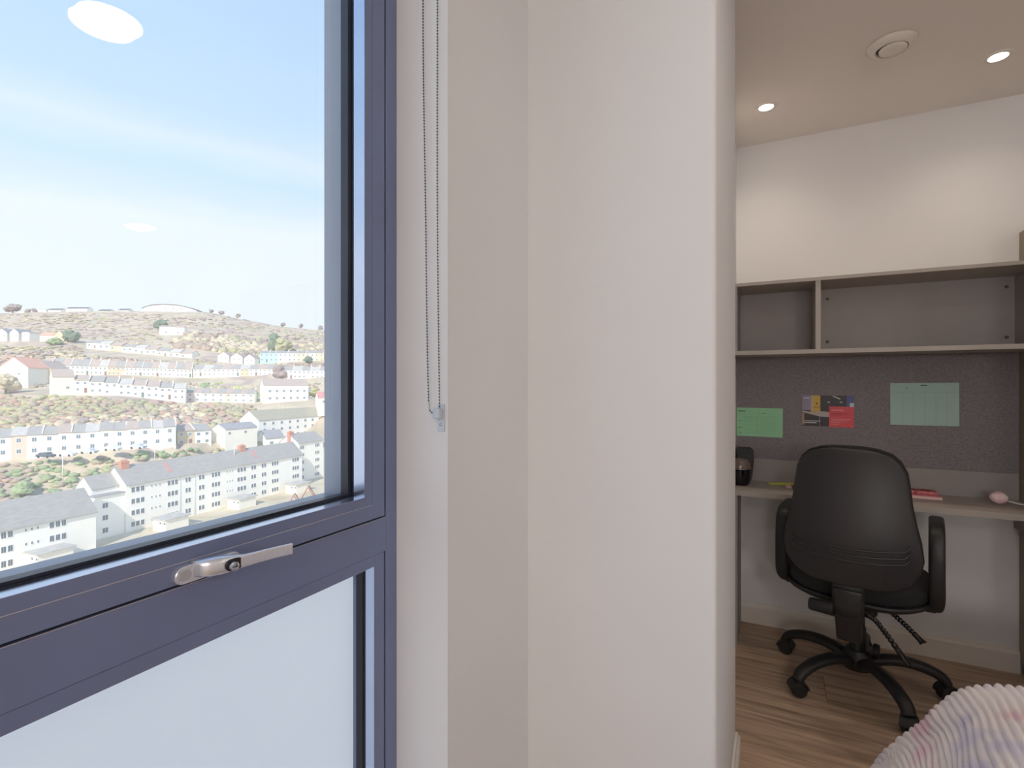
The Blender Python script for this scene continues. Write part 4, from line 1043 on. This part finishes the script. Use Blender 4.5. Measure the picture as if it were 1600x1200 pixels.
for (a, b) in zip(F_, F_[1:]):
    vs = [bm.verts.new(p) for p in ((a[0], a[1], -2), (b[0], b[1], -2), (b[0], b[1]+9, -2), (a[0], a[1]+9, -2), (a[0], a[1], a[2]), (b[0], b[1], b[2]), (b[0], b[1]+9, b[2]), (a[0], a[1]+9, a[2]))]
    for q_ in ((0, 1, 5, 4), (2, 3, 7, 6), (4, 5, 6, 7), (0, 3, 2, 1)): bm.faces.new([vs[k] for k in q_])
    vs = [bm2.verts.new(p) for p in ((a[0], a[1]-.8, a[2]), (b[0], b[1]-.8, b[2]), (b[0], b[1]+9.5, b[2]), (a[0], a[1]+9.5, a[2]), (a[0], a[1]-.8, a[2]+.6), (b[0], b[1]-.8, b[2]+.6), (b[0], b[1]+9.5, b[2]+.6), (a[0], a[1]+9.5, a[2]+.6))]
    for q_ in ((0, 1, 5, 4), (2, 3, 7, 6), (4, 5, 6, 7), (0, 3, 2, 1)): bm2.faces.new([vs[k] for k in q_])
for b_ in (bm, bm2): bmesh.ops.remove_doubles(b_, verts=b_.verts[:], dist=.001); bmesh.ops.recalc_face_normals(b_, faces=b_.faces[:])
obj('walls', bm, wm('white'), t); obj('curved_roof', bm2, rm('charcoal'), t)
for i in range(5): linked('window', W_far, t, (-20+i*9, .006*(-20+i*9)**2-.02, 2.5), (2.2, 1, 1.6))

# --- vegetation
FOL = [mat('scrub_'+n, g(c), .95, noise=(.9, 5, [g(tuple(k*.86 for k in c)), g(c), g(tuple(min(255, k*1.07) for k in c))], (1, 1, 1))) for n, c in
       (('brown', (176, 156, 138)), ('olive', (176, 170, 132)), ('russet', (186, 156, 138)), ('green', (150, 164, 122)), ('straw', (204, 190, 162)), ('mauve', (164, 148, 142)), ('lime', (188, 188, 120)), ('dark', (118, 132, 108)))]
ico = bmesh.new(); bmesh.ops.create_icosphere(ico, subdivisions=2, radius=1)
IV = [v.co.copy() for v in ico.verts]; IF = [[v.index for v in f.verts] for f in ico.faces]; ico.free()
def blob(bm, c, r, sz=.75, mi=0, k=.35, seed=0):
    vs = []
    for q_ in IV:
        n_ = 1+k*mn.noise(q_*2.3+Vector((seed, seed*.7, 0)))+.35*mn.noise(q_*6+Vector((seed, 0, 3)))
        vs.append(bm.verts.new((c[0]+q_.x*r*n_, c[1]+q_.y*r*n_, c[2]+q_.z*r*sz*n_)))
    for f in IF:
        f2 = bm.faces.new([vs[i] for i in f]); f2.material_index = mi
KEEP = [(249, 289, 436, 456), (210, 308, 590, 620), (26, 202, 596, 620), (402, 412, 186, 200), (400, 520, 190, 240), (409, 486, 236, 262), (336, 400, 336, 352), (130, 302, 342, 362), (-10, 102, 370, 386)]
def scrub(label, count, pr, vf, rr, mats, seed, fl=(.4, .75)):
    """pr = pixel-column range, vf(px, t) -> forward distance for t in 0..1"""
    random.seed(seed); bm = bmesh.new()
    for i in range(count):
        px = random.uniform(*pr); v = vf(px, random.random()); r = random.uniform(*rr)
        if any(a-3 < px < b+3 and v0-20 < v < v1 for a, b, v0, v1 in KEEP): continue
        p = P(px, v, ground(px, v)+r*.12); mi = mats[int((mn.noise(Vector((p.x*.028, p.y*.028, seed)))*.7+.5+random.uniform(-.13, .13))*len(mats)) % len(mats)]
        blob(bm, p, r, random.uniform(*fl), mi, seed=i*1.7)
    o = obj('hillside_scrub', bm, FOL, smooth=True); o['kind'] = 'stuff'; return tag(o, label, 'bushes')
def between(k0, k1, lo=0, hi=1):
    def f(px, t):
        c = col(px); a, b = c[k0][0], c[k1][0]; return a+(b-a)*(lo+(hi-lo)*t)
    return f
scrub('green and brown scrub on the bank just above the apartment blocks', 800, (-120, 560), between(2, 3, .15, .90), (.45, 1.3), [3, 0, 1, 3, 0, 2, 4], 1)
scrub('thick autumn scrub between the first and second terrace rows', 2200, (-120, 560), between(4, 5, .08, .93), (.6, 1.9), [0, 2, 1, 0, 1, 2, 4, 5, 6], 2)
scrub('garden bushes between the second and third terrace rows', 500, (-120, 560), between(6, 7, .1, .75), (.5, 1.4), [1, 0, 3, 6], 3)
scrub('brown scrub on the slope above the third row', 1500, (-120, 560), between(8, 9, .06, .9), (.7, 2.1), [0, 2, 0, 5, 1, 4], 4, (.25, .6))
scrub('heath and low scrub on the upper hillside', 1500, (-120, 560), between(10, 12, .05, .97), (.8, 2.2), [4, 0, 1, 4, 5, 0, 2], 5, (.2, .45))
scrub('pale bare woodland on the slope above the cottages and painted row', 700, (275, 560), between(10, 11, .03, .99), (1.6, 3.6), [4, 0, 4, 1, 5], 6, (.7, 1.1))
def tree(label, px, v, hgt, r, fi, tall=1.0, name='tree', yb=None):
    z = ground(px, v) if yb is None else CAMZ+(600-yb)/FPX*v
    t = thing(name, label, 'tree', P(px, v, z)); random.seed(int(px*7+v))
    bm = bmesh.new(); tube_bm(bm, [(0, 0, -1), (0, 0, hgt*.5)], [r*.12, r*.06], 7)
    for k in range(3): a = k*2.1; tube_bm(bm, [(0, 0, hgt*.25), (math.cos(a)*r*.5, math.sin(a)*r*.5, hgt*.6)], [r*.05, r*.02], 5)
    obj('trunk', bm, mat('bark', g((130, 112, 98)), .9), t)
    bm = bmesh.new()
    for k in range(9):
        a = random.uniform(0, 2*PI); q_ = random.uniform(0, .6)*r; zz = hgt*(.35+.5*random.random())
        blob(bm, (math.cos(a)*q_, math.sin(a)*q_, zz), r*random.uniform(.45, .7), tall, 0, seed=k+px)
    obj('crown', bm, FOL[fi], t)
tree('tall lime green tree at the end of the first terrace row', 338, 166, 8.5, 2.0, 6, 1.5)
tree('bare grey brown tree right of the lime green tree', 352, 168, 7.5, 3.0, 5, 1.0)
tree('large round brown tree in front of the ivory house', 300, 158, 6, 3.0, 0, .9)
tree('golden round tree at the far left in front of the large gable', 9, 205, 7.5, 3.8, 4, .9)
tree('dark green bush left on the bank above the near block', 40, 128, 3.5, 2.6, 3, .7)
tree('dark green conifer on the slope above the painted row', 429, 372, 17, 4.2, 7, 1.6)
tree('dark green bush on the slope behind the white hall', 252, 462, 9, 6, 7, .7)
tree('grey green tree right of the tall conifer on the slope', 445, 372, 12, 6, 1, .9)
tree('dark conifer beside the farmhouse, left one', 106, 366, 8, 3.5, 7, 1.2)
tree('dark conifer beside the farmhouse, right one', 117, 366, 7, 3.3, 7, 1.1)
tree('green spreading bush in front of the farmhouse', 86, 352, 5, 5, 3, .5)
tree('olive hedge tree above the pastel row, left one', 345, 246, 6.5, 4.6, 1, .6)
tree('olive hedge tree above the pastel row, middle one', 372, 248, 6.5, 4.6, 6, .6)
tree('olive hedge tree above the pastel row, right one', 436, 262, 5.5, 4.0, 1, .6)
tree('bright green bush right of the tall white house', 489, 252, 4, 3, 6, .6)
tree('dark red brown tree at the right end of the third row', 436, 276, 9, 4, 5, .9)
tree('dark shrub in front of the painted row', 481, 338, 5, 3, 7, .9)
for i, px in enumerate((45, 53, 330, 346, 372, 442, 470, 500)):
    tree('small bare tree on the skyline, %s from the left' % ORD[i], px, 597, random.choice((4, 5.5)), 3.0, 5, .8, name='skyline_tree')
tree('wide grey tree on the skyline at the far left', 20, 604, 10, 8.5, 5, .7)

# --- lamp posts, cars, road
M_post = mat('pale_metal_post', g((228, 222, 205)), .6)
for (px, v, yb, hh_, lab) in ((366, 148, 714, 3.6, 'thin white pole on the long block roof line'), (98, 132, 745, 6, 'lamp post at the edge of the first terrace road'), (242, 150, 722, 7, 'lamp post in front of the first terrace, right'), (431, 330, 572, 14, 'pale mast left of the painted row')):
    t = thing('lamp_post', lab, 'lamp post', P(px, v, y=yb))
    bm = bmesh.new(); tube_bm(bm, [(0, 0, -1), (0, 0, hh_)], [.14, .08], 8); obj('pole', bm, M_post, t)
    bm = bmesh.new(); tube_bm(bm, [(0, 0, hh_), (.5, 0, hh_+.15), (.9, 0, hh_+.1)], .07, 6); obj('lamp_arm', bm, M_post, t)
def car_mesh():
    bm = bmesh.new(); prism_bm(bm, [(0, .3), (4.2, .3), (4.2, .85), (3.3, .95), (2.8, 1.45), (1.1, 1.45), (.5, .95), (0, .9)], 'y', -.85, .85)
    me_ = bpy.data.meshes.new('body'); bm.to_mesh(me_); bm.free(); return me_
CM = []
for n_, c in (('white', (240, 240, 240)), ('silver', (200, 204, 208)), ('dark', (84, 92, 104))):
    m_ = car_mesh(); m_.materials.append(mat('car_'+n_, g(c), .3)); CM.append(m_)
bm = bmesh.new()
for x in (.8, 3.3):
    for y_ in (-.8, .8): lathe_bm(bm, [(0, -.1), (.32, -.1), (.32, .1), (0, .1)], 12, (x, y_, .32), M=Matrix.Rotation(PI/2, 4, 'X'))
WH = bpy.data.meshes.new('wheels'); bm.to_mesh(WH); bm.free(); WH.materials.append(M_gasket)
for i, (px, v, yb) in enumerate(((94, 140, 712.5), (128, 142, 708.5), (165, 146, 704), (60, 138, 715), (205, 150, 701))):
    t = thing('parked_car', '%s car parked below the first terrace row, %s from the left' % (('white', 'silver', 'white', 'dark', 'silver')[i], ('second', 'third', 'fourth', 'first', 'fifth')[i]), 'car', P(px, v, y=yb), YAW-.05, 'cars parked by the first terrace')
    linked('body', CM[(0, 1, 0, 2, 1)[i]], t); linked('wheels', WH, t)
